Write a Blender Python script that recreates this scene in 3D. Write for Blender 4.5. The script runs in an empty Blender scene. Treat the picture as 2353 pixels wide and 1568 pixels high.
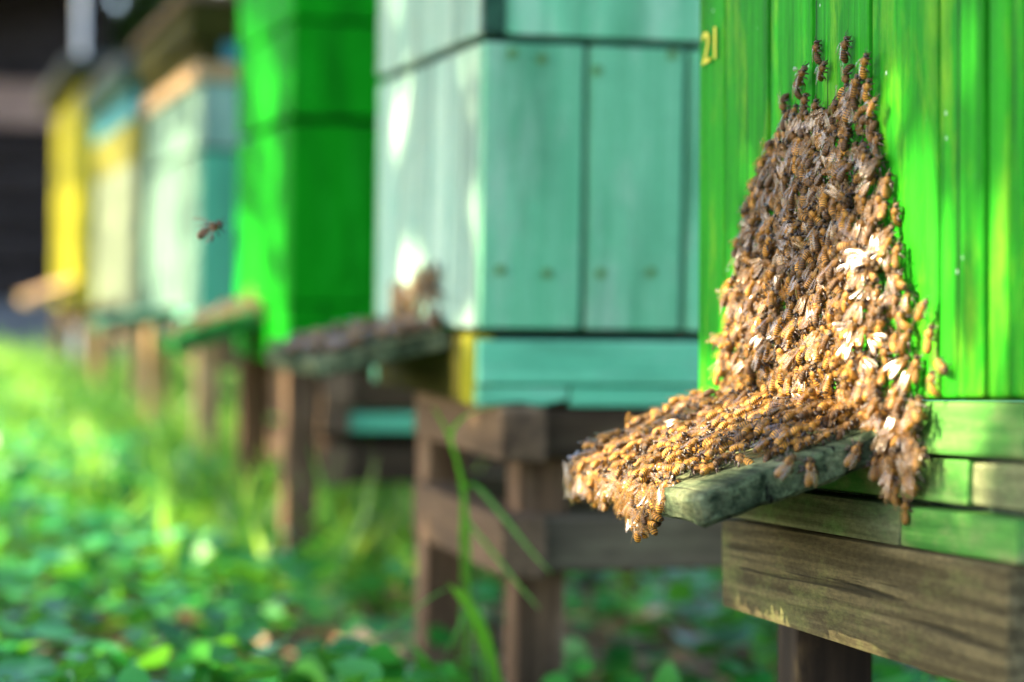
import bpy, bmesh, math, random
import numpy as np
from mathutils import Vector, Matrix, noise as mnoise

random.seed(7)
RNG = np.random.default_rng(11)
C = bpy.context.scene.collection
SC = bpy.context.scene

# ------------------------------------------------------------------ camera
H = 0.37                                   # lens height above the ground
CAM = Vector((-0.396, 0.0, H))
YAW, PITCH, ROLL = math.radians(13.9), math.radians(1.38), 0.015
LENS = 85.0
FPX = LENS / 36.0 * 2353.0                 # reading scale of the plan: 2353 x 1568
f0 = Vector((math.sin(YAW) * math.cos(PITCH), math.cos(YAW) * math.cos(PITCH), -math.sin(PITCH)))
r0 = Vector((math.cos(YAW), -math.sin(YAW), 0))
u0 = r0.cross(f0)
RT = r0 * math.cos(ROLL) + u0 * math.sin(ROLL)
UP = u0 * math.cos(ROLL) - r0 * math.sin(ROLL)
FW = f0
cam_d = bpy.data.cameras.new('camera')
cam = bpy.data.objects.new('camera', cam_d)
C.objects.link(cam)
cam.matrix_world = Matrix(((RT.x, UP.x, -FW.x, CAM.x), (RT.y, UP.y, -FW.y, CAM.y),
                           (RT.z, UP.z, -FW.z, CAM.z), (0, 0, 0, 1)))
cam_d.lens = LENS
cam_d.sensor_width = 36
cam_d.clip_start = 0.02
cam_d.clip_end = 400
cam_d.dof.use_dof = True
cam_d.dof.focus_distance = 1.09
cam_d.dof.aperture_fstop = 5.4
SC.camera = cam

# ------------------------------------------------------------------ sky and sun
SUN = Vector((-0.82, 0.15, 0.55)).normalized()          # towards the sun
w = bpy.data.worlds.new('World')
SC.world = w
w.use_nodes = True
nt = w.node_tree
bg = nt.nodes['Background']
sky = nt.nodes.new('ShaderNodeTexSky')
sky.sky_type = 'NISHITA'
sky.sun_disc = False
sky.dust_density = 1.5
sky.air_density = 0.8
sky.ozone_density = 0.6
sky.sun_elevation = math.asin(SUN.z)
sky.sun_rotation = math.atan2(SUN.x, SUN.y)
nt.links.new(sky.outputs[0], bg.inputs[0])
bg.inputs[1].default_value = 0.15
sl = bpy.data.lights.new('sun', 'SUN')
sl.energy = 4.9
sl.angle = math.radians(0.5)
sl.color = (1.0, 0.84, 0.56)
so = bpy.data.objects.new('sun', sl)
C.objects.link(so)
so.rotation_euler = SUN.to_track_quat('Z', 'Y').to_euler()
so.location = (-4, 5, 6)
SC.view_settings.view_transform = 'Standard'
SC.view_settings.look = 'None'
SC.view_settings.gamma = 1
SC.view_settings.use_curve_mapping = False
SC.view_settings.exposure = 2.6


# ------------------------------------------------------------------ plan helpers
def ray(px, py):
    return FW + RT * ((px - 1176.5) / FPX) - UP * ((py - 784) / FPX)


def on_plane(px, py, p0, n):
    d = ray(px, py)
    return CAM + d * ((Vector(p0) - CAM).dot(n) / d.dot(n))


def at_depth(px, py, z):
    return CAM + ray(px, py) * z


def front(px, py, x=0.0):
    return on_plane(px, py, (x, 0, 0), Vector((1, 0, 0)))


def tag(o, label=None, cat=None, group=None, kind=None):
    if label: o['label'] = label
    if cat: o['category'] = cat
    if group: o['group'] = group
    if kind: o['kind'] = kind
    return o


def empty(name, mat):
    o = bpy.data.objects.new(name, None)
    o.empty_display_size = 0.05
    C.objects.link(o)
    o.matrix_world = mat
    return o


# ------------------------------------------------------------------ materials
def new_mat(name):
    m = bpy.data.materials.new(name)
    m.use_nodes = True
    return m, m.node_tree, m.node_tree.nodes['Principled BSDF']


def N(t, typ, **kw):
    n = t.nodes.new(typ)
    for k, v in kw.items():
        if k.startswith('i_'):
            n.inputs[k[2:].replace('_', ' ')].default_value = v
        else:
            setattr(n, k, v)
    return n


def ramp(t, fac, stops):
    r = t.nodes.new('ShaderNodeValToRGB')
    e = r.color_ramp.elements
    while len(e) < len(stops):
        e.new(0.5)
    for q, (p, c) in zip(e, stops):
        q.position = p
        q.color = (c, c, c, 1) if not hasattr(c, '__len__') else (*c[:3], 1)
    t.links.new(fac, r.inputs[0])
    return r.outputs[0]


def mix(t, fac, a, b, mode='MIX'):
    m = t.nodes.new('ShaderNodeMix')
    m.data_type = 'RGBA'
    m.blend_type = mode
    for s, v in ((m.inputs[0], fac), (m.inputs[6], a), (m.inputs[7], b)):
        if hasattr(v, 'links'):
            t.links.new(v, s)
        elif hasattr(v, '__len__'):
            s.default_value = (*v[:3], 1)
        else:
            s.default_value = v
    return m.outputs[2]


def wood(name, dark, light, worn, axis='z', wear=0.45, rough=0.55, crack=1.0, grain=70, bump=0.35,
         moss=None, moss_amt=0.5, specks=0.0, spec=0.4, ring=0.0, pores=0.16, checks=False, ct=0.30, mscale=26.0):
    """painted or bare boards: long grain along `axis`, worn patches, cracks; pv offsets each board"""
    m, t, b = new_mat(name)
    L = t.links.new
    tc = N(t, 'ShaderNodeTexCoord')
    at = N(t, 'ShaderNodeAttribute', attribute_name='pv')
    off = N(t, 'ShaderNodeVectorMath', operation='SCALE')
    off.inputs[0].default_value = (3.17, 5.71, 4.33)
    L(at.outputs['Fac'], off.inputs['Scale'])
    add = N(t, 'ShaderNodeVectorMath', operation='ADD')
    L(tc.outputs['Object'], add.inputs[0]); L(off.outputs[0], add.inputs[1])

    def mapped(along, across):
        mp = N(t, 'ShaderNodeMapping')
        s = {'x': (along, across, across), 'y': (across, along, across), 'z': (across, across, along)}[axis]
        mp.inputs['Scale'].default_value = s
        L(add.outputs[0], mp.inputs[0])
        return mp.outputs[0]

    n1 = N(t, 'ShaderNodeTexNoise', i_Scale=1.0, i_Detail=6.0, i_Roughness=0.62, i_Distortion=0.4)
    L(mapped(grain * 0.06, grain * 2.2), n1.inputs['Vector'])
    n2 = N(t, 'ShaderNodeTexNoise', i_Scale=1.0, i_Detail=4.0, i_Roughness=0.6)
    L(mapped(5, 34), n2.inputs['Vector'])
    n3 = N(t, 'ShaderNodeTexNoise', i_Scale=1.0, i_Detail=8.0, i_Roughness=0.7)
    L(mapped(9, 28), n3.inputs['Vector'])
    n4 = N(t, 'ShaderNodeTexNoise', i_Scale=1.0, i_Detail=3.0, i_Roughness=0.5, i_Distortion=0.8)
    if checks:
        mp4 = N(t, 'ShaderNodeMapping')
        mp4.inputs['Scale'].default_value = (130, 2.5, 34)
        L(add.outputs[0], mp4.inputs[0]); L(mp4.outputs[0], n4.inputs['Vector'])
    else:
        L(mapped(2.2, 130), n4.inputs['Vector'])
    col = mix(t, ramp(t, n1.outputs[0], [(0.36, 0), (0.64, 1)]), dark, light)
    if ring > 0:
        wv = N(t, 'ShaderNodeTexWave', wave_type='RINGS', i_Scale=1.0, i_Distortion=11.0, i_Detail=4.0)
        wv.inputs['Detail Scale'].default_value = 1.2
        L(mapped(2.5, 42), wv.inputs['Vector'])
        col = mix(t, ramp(t, wv.outputs['Fac'], [(0.25, ring), (0.6, 0)]), col, [c * 0.4 for c in dark])
    wmask = ramp(t, n3.outputs[0], [(0.62 - wear * 0.25, 0), (0.80 - wear * 0.2, 1)])
    col = mix(t, wmask, col, worn)
    pvm = N(t, 'ShaderNodeMapRange')
    pvm.inputs['To Min'].default_value = 0.80
    pvm.inputs['To Max'].default_value = 1.12
    L(at.outputs['Fac'], pvm.inputs[0])
    mul = N(t, 'ShaderNodeVectorMath', operation='SCALE')
    L(col, mul.inputs[0]); L(pvm.outputs[0], mul.inputs['Scale'])
    col = mul.outputs[0]
    soft = ramp(t, n2.outputs[0], [(0.30, 0.8), (0.52, 0.0)])
    col = mix(t, soft, col, [c * 0.55 for c in dark])
    cr = ramp(t, n4.outputs[0], [(ct - 0.02, 1.0 * crack), (ct + 0.025, 0.0)])
    col = mix(t, cr, col, [c * 0.16 + 0.002 for c in dark])
    if moss:
        n5 = N(t, 'ShaderNodeTexNoise', i_Scale=mscale, i_Detail=7.0, i_Roughness=0.7)
        L(add.outputs[0], n5.inputs['Vector'])
        col = mix(t, ramp(t, n5.outputs[0], [(0.62 - moss_amt * 0.3, 0), (0.72 - moss_amt * 0.2, 1)]), col, moss)
    if moss:
        col = mix(t, cr, col, [c * 0.16 + 0.002 for c in dark])
    if specks > 0:
        vo = N(t, 'ShaderNodeTexVoronoi', i_Scale=95.0)
        L(add.outputs[0], vo.inputs['Vector'])
        sp = ramp(t, vo.outputs['Distance'], [(0.05, 1), (0.11, 0)])
        n6 = N(t, 'ShaderNodeTexNoise', i_Scale=42.0, i_Detail=1.0)
        L(add.outputs[0], n6.inputs['Vector'])
        k = mix(t, ramp(t, n6.outputs[0], [(0.60, 0), (0.66, specks)]), (0, 0, 0), sp)
        col = mix(t, k, col, (0.55, 0.75, 0.62))
    nf = N(t, 'ShaderNodeTexNoise', i_Scale=1.0, i_Detail=5.0, i_Roughness=0.75)
    L(mapped(150, 520), nf.inputs['Vector'])
    fm = N(t, 'ShaderNodeMapRange')
    fm.inputs['From Min'].default_value = 0.3; fm.inputs['From Max'].default_value = 0.7
    fm.inputs['To Min'].default_value = 1 - pores; fm.inputs['To Max'].default_value = 1 + pores * 0.7
    L(nf.outputs[0], fm.inputs[0])
    ml2 = N(t, 'ShaderNodeVectorMath', operation='SCALE')
    L(col, ml2.inputs[0]); L(fm.outputs[0], ml2.inputs['Scale'])
    col = ml2.outputs[0]
    L(col, b.inputs['Base Color'])
    b.inputs['Roughness'].default_value = rough
    b.inputs['Specular IOR Level'].default_value = spec
    bp = N(t, 'ShaderNodeBump')
    bp.inputs['Strength'].default_value = bump
    bp.inputs['Distance'].default_value = 0.002
    hh = mix(t, cr, n1.outputs[0], (0, 0, 0))
    L(hh, bp.inputs['Height']); L(bp.outputs[0], b.inputs['Normal'])
    return m


M = {}
M['green'] = wood('green_paint', (0.008, 0.17, 0.005), (0.022, 0.305, 0.009), (0.15, 0.38, 0.016), wear=0.42, rough=0.55, spec=0.05,
                  specks=0.8, crack=0.95, ct=0.325)
M['green_base'] = wood('green_washed_wood', (0.03, 0.13, 0.022), (0.085, 0.25, 0.045), (0.19, 0.22, 0.09), axis='y', wear=0.62,
                       rough=0.7, spec=0.08)
M['boardgreen'] = wood('worn_shaded_board_green', (0.004, 0.085, 0.010), (0.010, 0.14, 0.022), (0.07, 0.15, 0.07), axis='y', wear=0.6, rough=0.7, spec=0.06)  # darker than the hive's green, in place of leaf shade on the board
M['base_bare'] = wood('bare_weathered_base', (0.07, 0.085, 0.04), (0.17, 0.19, 0.095), (0.10, 0.20, 0.06), axis='y', wear=0.5,
                      rough=0.85, spec=0.06, pores=0.35, bump=0.7, ct=0.34)
M['green_far'] = wood('deep_green_paint', (0.002, 0.185, 0.003), (0.004, 0.26, 0.005), (0.010, 0.31, 0.013), wear=0.3, rough=0.6, spec=0.04)
M['mint'] = wood('mint_paint', (0.15, 0.53, 0.27), (0.23, 0.63, 0.35), (0.38, 0.65, 0.43), wear=0.55, rough=0.5, crack=0.5, spec=0.2)
M['mint_base'] = wood('mint_paint_rail', (0.10, 0.47, 0.26), (0.17, 0.58, 0.34), (0.24, 0.62, 0.40), axis='x', wear=0.4,
                      rough=0.5, crack=0.4)
M['white'] = wood('pale_front_paint', (0.27, 0.43, 0.34), (0.38, 0.53, 0.43), (0.13, 0.38, 0.31), wear=0.5, rough=0.7, crack=0.4, spec=0.15)  # paler and greyer than the mint sides
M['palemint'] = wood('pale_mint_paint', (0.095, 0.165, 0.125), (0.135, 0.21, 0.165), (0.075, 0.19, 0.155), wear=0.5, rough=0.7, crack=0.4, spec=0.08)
M['teal'] = wood('teal_paint', (0.07, 0.40, 0.24), (0.10, 0.46, 0.29), (0.2, 0.5, 0.36), wear=0.3, crack=0.4)
M['greygreen'] = wood('grey_green_paint', (0.20, 0.38, 0.30), (0.30, 0.48, 0.38), (0.5, 0.6, 0.5), wear=0.5, crack=0.4)
M['pale_green'] = wood('pale_olive_paint', (0.12, 0.155, 0.08), (0.165, 0.20, 0.115), (0.19, 0.22, 0.14), wear=0.5, crack=0.4)
M['yellow'] = wood('yellow_paint', (0.24, 0.22, 0.001), (0.34, 0.32, 0.001), (0.32, 0.31, 0.05), wear=0.5, crack=0.4, spec=0.15)
M['oldyellow'] = wood('faded_yellow_paint', (0.16, 0.15, 0.012), (0.22, 0.20, 0.022), (0.20, 0.21, 0.07), wear=0.6, crack=0.4, spec=0.1)
M['blue'] = wood('blue_teal_paint', (0.01, 0.16, 0.20), (0.03, 0.28, 0.32), (0.2, 0.5, 0.5), axis='y', wear=0.4)
M['darkgreen'] = wood('dark_green_paint', (0.004, 0.05, 0.02), (0.01, 0.09, 0.04), (0.04, 0.14, 0.08), axis='y', wear=0.3)
M['olive'] = wood('olive_boards_and_shade', (0.025, 0.026, 0.004), (0.05, 0.046, 0.007), (0.08, 0.07, 0.02), axis='y', wear=0.4, spec=0.05, rough=0.8)  # roof boards; on hive 2's base it stands in for shade
M['peach'] = wood('fresh_pine', (0.36, 0.20, 0.075), (0.50, 0.32, 0.14), (0.54, 0.38, 0.21), axis='y', wear=0.4, crack=0.4)
M['beam'] = wood('weathered_beam', (0.060, 0.050, 0.022), (0.155, 0.130, 0.062), (0.135, 0.155, 0.05), axis='y', wear=0.42, rough=0.85,
                 crack=0.9, bump=1.0, spec=0.12, ring=0.45, pores=0.45, ct=0.345)
M['stand'] = wood('brown_stand_wood', (0.034, 0.019, 0.009), (0.078, 0.047, 0.023), (0.115, 0.08, 0.042), axis='x', wear=0.4, rough=0.85,
                  crack=0.7, spec=0.2)
M['standmid'] = wood('grey_brown_rail_wood', (0.085, 0.065, 0.040), (0.16, 0.125, 0.08), (0.20, 0.17, 0.10), axis='x', wear=0.45, rough=0.85, spec=0.1)
M['standy'] = wood('brown_rail_wood', (0.080, 0.048, 0.027), (0.16, 0.10, 0.055), (0.25, 0.16, 0.095), axis='y', wear=0.45, rough=0.85,
                   crack=0.6, spec=0.2)
M['leg'] = wood('leg_wood', (0.07, 0.038, 0.018), (0.155, 0.09, 0.047), (0.27, 0.17, 0.10), axis='z', wear=0.5, rough=0.85, crack=0.7,
                spec=0.2)
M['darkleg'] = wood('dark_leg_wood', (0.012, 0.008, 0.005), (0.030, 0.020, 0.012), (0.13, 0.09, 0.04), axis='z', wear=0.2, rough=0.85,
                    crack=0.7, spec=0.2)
M['board'] = wood('mossy_landing_board', (0.014, 0.024, 0.012), (0.095, 0.130, 0.068), (0.24, 0.26, 0.14), axis='y', wear=0.5, rough=0.95,
                  crack=1.0, bump=1.0, moss=(0.012, 0.026, 0.012), moss_amt=0.15, spec=0.1, grain=90, pores=0.5, checks=True, ct=0.355, mscale=60.0)
M['metal_roof'] = wood('grey_roof_sheet', (0.045, 0.05, 0.048), (0.075, 0.08, 0.075), (0.10, 0.10, 0.085), axis='y', wear=0.4, rough=0.8, spec=0.1)
M['shed'] = wood('dark_shed_logs', (0.03, 0.022, 0.020), (0.06, 0.046, 0.042), (0.09, 0.07, 0.062), axis='x', wear=0.4, rough=0.95, spec=0.04)
M['fascia'] = wood('brown_fascia', (0.20, 0.13, 0.11), (0.34, 0.22, 0.18), (0.4, 0.28, 0.22), axis='x', wear=0.4, rough=0.85)
M['core'] = wood('dark_joint_wood', (0.01, 0.03, 0.015), (0.02, 0.05, 0.025), (0.02, 0.05, 0.025), wear=0.1)


def flat(name, col, rough=0.5, spec=0.4, scale=300, var=0.25):
    m, t, b = new_mat(name)
    tc = N(t, 'ShaderNodeTexCoord')
    n = N(t, 'ShaderNodeTexNoise', i_Scale=scale, i_Detail=4.0)
    t.links.new(tc.outputs['Object'], n.inputs['Vector'])
    t.links.new(mix(t, n.outputs[0], [c * (1 - var) for c in col], [min(1, c * (1 + var)) for c in col]), b.inputs['Base Color'])
    b.inputs['Roughness'].default_value = rough
    b.inputs['Specular IOR Level'].default_value = spec
    return m


M['number'] = flat('yellow_number_paint', (0.62, 0.52, 0.01), 0.5)
M['plinth'] = flat('grey_stone_plinth', (0.11, 0.115, 0.13), 0.9, 0.2, 12, 0.3)
M['nail'] = flat('rusty_nails', (0.10, 0.22, 0.06), 0.7)
M['pole'] = flat('white_pole_paint', (0.75, 0.77, 0.8), 0.4)


def leaf_mat(name, ca, cb, cc, rough=0.35, spec=0.5, trans=0.35, sat_t=(0.35, 0.7, 0.05)):
    m, t, b = new_mat(name)
    L = t.links.new
    at = N(t, 'ShaderNodeAttribute', attribute_name='pv')
    col = ramp(t, at.outputs['Fac'], [(0.0, ca), (0.55, cb), (1.0, cc)])
    L(col, b.inputs['Base Color'])
    b.inputs['Roughness'].default_value = rough
    b.inputs['Specular IOR Level'].default_value = spec
    tr = N(t, 'ShaderNodeBsdfTranslucent')
    L(mix(t, 0.6, col, sat_t), tr.inputs[0])
    ms = N(t, 'ShaderNodeMixShader')
    ms.inputs[0].default_value = trans
    L(b.outputs[0], ms.inputs[1]); L(tr.outputs[0], ms.inputs[2])
    L(ms.outputs[0], t.nodes['Material Output'].inputs[0])
    return m


M['cover'] = leaf_mat('ground_leaves', (0.005, 0.10, 0.014), (0.014, 0.21, 0.026), (0.07, 0.33, 0.04), rough=0.42, spec=0.6, trans=0.22,
                      sat_t=(0.25, 0.75, 0.03))
M['grass'] = leaf_mat('grass_blades', (0.04, 0.20, 0.012), (0.12, 0.38, 0.02), (0.34, 0.46, 0.07), rough=0.4, trans=0.5, sat_t=(0.42, 0.72, 0.10))
M['blade'] = leaf_mat('tall_grass', (0.025, 0.15, 0.012), (0.045, 0.23, 0.016), (0.12, 0.32, 0.025), rough=0.4, trans=0.5, sat_t=(0.35, 0.85, 0.04))
M['treeleaf'] = leaf_mat('tree_leaves', (0.02, 0.08, 0.01), (0.04, 0.13, 0.015), (0.07, 0.18, 0.02), trans=0.06)
M['bush'] = leaf_mat('dim_bush_leaves', (0.03, 0.06, 0.015), (0.075, 0.115, 0.03), (0.16, 0.18, 0.065), rough=0.5)
M['bark'] = flat('bark', (0.09, 0.065, 0.045), 0.9, 0.2, 30, 0.5)
M['litter'] = leaf_mat('dead_leaves', (0.16, 0.09, 0.04), (0.30, 0.19, 0.10), (0.46, 0.36, 0.26), rough=0.7, spec=0.2, trans=0.1,
                       sat_t=(0.4, 0.25, 0.1))


def soil_mat():
    m, t, b = new_mat('soil')
    L = t.links.new
    tc = N(t, 'ShaderNodeTexCoord')
    n = N(t, 'ShaderNodeTexNoise', i_Scale=14.0, i_Detail=9.0, i_Roughness=0.7)
    L(tc.outputs['Object'], n.inputs['Vector'])
    n2 = N(t, 'ShaderNodeTexNoise', i_Scale=1.3, i_Detail=4.0)
    L(tc.outputs['Object'], n2.inputs['Vector'])
    c = ramp(t, n.outputs[0], [(0.3, (0.035, 0.022, 0.013)), (0.55, (0.085, 0.055, 0.032)), (0.8, (0.16, 0.11, 0.07))])
    c = mix(t, ramp(t, n2.outputs[0], [(0.45, 0), (0.62, 0.6)]), c, (0.03, 0.075, 0.015))
    L(c, b.inputs['Base Color'])
    b.inputs['Roughness'].default_value = 0.95
    bp = N(t, 'ShaderNodeBump')
    bp.inputs['Strength'].default_value = 0.8
    bp.inputs['Distance'].default_value = 0.02
    L(n.outputs[0], bp.inputs['Height']); L(bp.outputs[0], b.inputs['Normal'])
    return m


M['soil'] = soil_mat()


# bee materials: UV carries body position (u round, v along: 0 sting .. 1 face), pv the bee's tint, weighted darker in shade and golden in sun
def bee_mats():
    m, t, b = new_mat('bee_body')
    L = t.links.new
    uv = N(t, 'ShaderNodeUVMap', uv_map='uv')
    sp = N(t, 'ShaderNodeSeparateXYZ')
    L(uv.outputs[0], sp.inputs[0])
    at = N(t, 'ShaderNodeAttribute', attribute_name='pv')
    wob = N(t, 'ShaderNodeTexNoise', i_Scale=9.0, i_Detail=3.0)
    L(uv.outputs[0], wob.inputs['Vector'])
    # tergite bands on the abdomen (v 0 .. 0.52)
    ma = N(t, 'ShaderNodeMath', operation='MULTIPLY_ADD')
    L(wob.outputs[0], ma.inputs[0]); ma.inputs[1].default_value = 0.03; L(sp.outputs[1], ma.inputs[2])
    ml = N(t, 'ShaderNodeMath', operation='MULTIPLY'); L(ma.outputs[0], ml.inputs[0]); ml.inputs[1].default_value = 11.5
    fr = N(t, 'ShaderNodeMath', operation='FRACT'); L(ml.outputs[0], fr.inputs[0])
    band = ramp(t, fr.outputs[0], [(0.0, 0.1), (0.06, 1), (0.56, 0.95), (0.66, 0.0), (0.95, 0.0)])
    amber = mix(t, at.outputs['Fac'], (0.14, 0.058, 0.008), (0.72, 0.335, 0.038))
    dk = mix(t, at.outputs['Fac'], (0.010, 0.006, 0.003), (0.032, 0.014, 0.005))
    abd = mix(t, band, dk, amber)
    tip = ramp(t, sp.outputs[1], [(0.02, 0.9), (0.13, 0.0)])
    abd = mix(t, tip, abd, (0.03, 0.016, 0.008))
    tho = mix(t, wob.outputs[0], (0.07, 0.032, 0.007), mix(t, at.outputs['Fac'], (0.28, 0.125, 0.018), (0.76, 0.37, 0.045)))
    dor = N(t, 'ShaderNodeMapRange'); L(sp.outputs[0], dor.inputs[0])        # bald dark patch on the back of the thorax
    dor.inputs['From Max'].default_value = 3.0
    dm = ramp(t, dor.outputs[0], [(0.12, 0), (0.2, 0.85), (0.3, 0.85), (0.38, 0)])
    tho = mix(t, dm, tho, (0.05, 0.025, 0.010))
    col = mix(t, ramp(t, sp.outputs[1], [(0.50, 0), (0.54, 1)]), abd, tho)
    hd = ramp(t, sp.outputs[1], [(0.79, 0), (0.83, 1)])
    col = mix(t, hd, col, mix(t, wob.outputs[0], (0.02, 0.012, 0.006), (0.13, 0.07, 0.02)))
    L(col, b.inputs['Base Color'])
    b.inputs['Roughness'].default_value = 0.34
    b.inputs['Specular IOR Level'].default_value = 0.35
    b.inputs['Sheen Weight'].default_value = 0.12
    b.inputs['Sheen Roughness'].default_value = 0.4
    b.inputs['Sheen Tint'].default_value = (1.0, 0.75, 0.4, 1)
    bp = N(t, 'ShaderNodeBump')
    bp.inputs['Strength'].default_value = 0.5
    bp.inputs['Distance'].default_value = 0.0004
    fz = N(t, 'ShaderNodeTexNoise', i_Scale=60.0, i_Detail=2.0)
    L(uv.outputs[0], fz.inputs['Vector'])
    L(fz.outputs[0], bp.inputs['Height']); L(bp.outputs[0], b.inputs['Normal'])
    d, t, b = new_mat('bee_limbs')
    b.inputs['Base Color'].default_value = (0.028, 0.013, 0.006, 1)
    b.inputs['Roughness'].default_value = 0.3
    e, t, b = new_mat('bee_eye')
    b.inputs['Base Color'].default_value = (0.012, 0.008, 0.006, 1)
    b.inputs['Roughness'].default_value = 0.15
    z, t, b = new_mat('bee_fuzz')
    at = N(t, 'ShaderNodeAttribute', attribute_name='pv')
    t.links.new(mix(t, at.outputs['Fac'], (0.17, 0.08, 0.014), (0.64, 0.30, 0.040)), b.inputs['Base Color'])
    b.inputs['Roughness'].default_value = 0.7
    tl_ = N(t, 'ShaderNodeBsdfTranslucent'); tl_.inputs[0].default_value = (0.60, 0.30, 0.055, 1)
    ms = N(t, 'ShaderNodeMixShader'); ms.inputs[0].default_value = 0.35
    t.links.new(b.outputs[0], ms.inputs[1]); t.links.new(tl_.outputs[0], ms.inputs[2]); t.links.new(ms.outputs[0], t.nodes['Material Output'].inputs[0])
    g, t, b = new_mat('bee_wing')
    L = t.links.new
    uv = N(t, 'ShaderNodeUVMap', uv_map='uv')
    vo = N(t, 'ShaderNodeTexVoronoi', feature='DISTANCE_TO_EDGE', i_Scale=5.0)
    L(uv.outputs[0], vo.inputs['Vector'])
    vein = ramp(t, vo.outputs['Distance'], [(0.03, 1), (0.07, 0)])
    L(mix(t, vein, (0.46, 0.26, 0.085), (0.06, 0.03, 0.01)), b.inputs['Base Color'])
    al = N(t, 'ShaderNodeMapRange'); al.inputs['To Min'].default_value = 0.17; al.inputs['To Max'].default_value = 0.75
    L(vein, al.inputs[0])
    tp_ = N(t, 'ShaderNodeBsdfTransparent'); tl_ = N(t, 'ShaderNodeBsdfTranslucent')
    tl_.inputs[0].default_value = (0.76, 0.42, 0.12, 1)
    m1 = N(t, 'ShaderNodeMixShader'); m1.inputs[0].default_value = 0.35
    L(b.outputs[0], m1.inputs[1]); L(tl_.outputs[0], m1.inputs[2])
    m2 = N(t, 'ShaderNodeMixShader')
    L(al.outputs[0], m2.inputs[0]); L(tp_.outputs[0], m2.inputs[1]); L(m1.outputs[0], m2.inputs[2])
    gl_ = N(t, 'ShaderNodeBsdfGlossy'); gl_.inputs['Roughness'].default_value = 0.22
    lw_ = N(t, 'ShaderNodeLayerWeight', i_Blend=0.5)
    fr_ = ramp(t, lw_.outputs['Facing'], [(0.0, 0.03), (0.55, 0.06), (0.85, 0.22), (1.0, 0.6)])
    m3 = N(t, 'ShaderNodeMixShader')
    L(fr_, m3.inputs[0]); L(m2.outputs[0], m3.inputs[1]); L(gl_.outputs[0], m3.inputs[2])
    L(m3.outputs[0], t.nodes['Material Output'].inputs[0])
    b.inputs['Roughness'].default_value = 0.28
    b.inputs['Specular IOR Level'].default_value = 0.7
    return [m, d, e, z], g


BEE_MATS, WING_MAT = bee_mats()


# ------------------------------------------------------------------ mesh helpers
class MB:
    """boxes, prisms and tubes gathered into one mesh; every piece gets its own pv"""
    def __init__(s):
        s.bm = bmesh.new()
        s.ly = s.bm.faces.layers.float.new('pv')

    def _stamp(s, pv=None, mi=0):
        v = pv if pv is not None else random.uniform(0.05, 1)
        for f in s.bm.faces:
            if f[s.ly] == 0.0:
                f[s.ly] = v
                f.material_index = mi

    def box(s, lo, hi, bev=0.0015, jit=0.0, mat=None, pv=None, mi=0, cuts=0):
        lo, hi = Vector(lo), Vector(hi)
        r = bmesh.ops.create_cube(s.bm, size=1)
        vs = r['verts']
        for v in vs:
            v.co = Vector([lo[i] + (v.co[i] + 0.5) * (hi[i] - lo[i]) + random.uniform(-jit, jit) for i in range(3)])
        if bev > 0:
            es = list({e for v in vs for e in v.link_edges})
            r2 = bmesh.ops.bevel(s.bm, geom=es, offset=bev, segments=2, affect='EDGES', profile=0.6)
            vs = list({v for f in s.bm.faces if f[s.ly] == 0.0 for v in f.verts})
        if mat is not None:
            for v in vs:
                v.co = mat @ v.co
        s._stamp(pv, mi)

    def prism(s, pts, z0, z1, axis, bev=0.001, pv=None, mi=0):
        """outline pts (2D) in the plane across `axis` ('x','y','z'), between z0 and z1"""
        def p3(p, k):
            return {'z': (p[0], p[1], k), 'y': (p[0], k, p[1]), 'x': (k, p[0], p[1])}[axis]
        a = [s.bm.verts.new(p3(p, z0)) for p in pts]
        b = [s.bm.verts.new(p3(p, z1)) for p in pts]
        n = len(pts)
        fs = [s.bm.faces.new(a[::-1]), s.bm.faces.new(b)]
        for i in range(n):
            fs.append(s.bm.faces.new((a[i], a[(i + 1) % n], b[(i + 1) % n], b[i])))
        bmesh.ops.recalc_face_normals(s.bm, faces=fs)
        if bev > 0:
            bmesh.ops.bevel(s.bm, geom=list({e for f in fs for e in f.edges}), offset=bev, segments=1, affect='EDGES')
        s._stamp(pv, mi)

    def tube(s, pts, rad, seg=8, pv=None, mi=0):
        rings = []
        for i, p in enumerate(pts):
            p = Vector(p)
            d = (Vector(pts[min(i + 1, len(pts) - 1)]) - Vector(pts[max(i - 1, 0)])).normalized()
            a = d.orthogonal().normalized()
            b = d.cross(a)
            rr = rad[i] if hasattr(rad, '__len__') else rad
            rings.append([s.bm.verts.new(p + (a * math.cos(k * 2 * math.pi / seg) + b * math.sin(k * 2 * math.pi / seg)) * rr)
                          for k in range(seg)])
        for r1, r2 in zip(rings, rings[1:]):
            # align the second ring to the first
            best = min(range(seg), key=lambda q: (r1[0].co - r2[q].co).length)
            for k in range(seg):
                s.bm.faces.new((r1[k], r1[(k + 1) % seg], r2[(k + 1 + best) % seg], r2[(k + best) % seg]))
        s.bm.faces.new(rings[0][::-1]); s.bm.faces.new(rings[-1])
        s._stamp(pv, mi)

    def build(s, name, mats, parent=None, off=(0, 0, 0), smooth=False, world=None):
        off = Vector(off)
        for v in s.bm.verts:
            v.co -= off
        bmesh.ops.recalc_face_normals(s.bm, faces=s.bm.faces[:])
        me = bpy.data.meshes.new(name)
        s.bm.to_mesh(me)
        s.bm.free()
        for mm in (mats if isinstance(mats, (list, tuple)) else [mats]):
            me.materials.append(mm)
        if smooth:
            for p in me.polygons: p.use_smooth = True
        o = bpy.data.objects.new(name, me)
        C.objects.link(o)
        if parent is not None:
            o.parent = parent
        if world is not None:
            o.matrix_world = world
        return o


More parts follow.
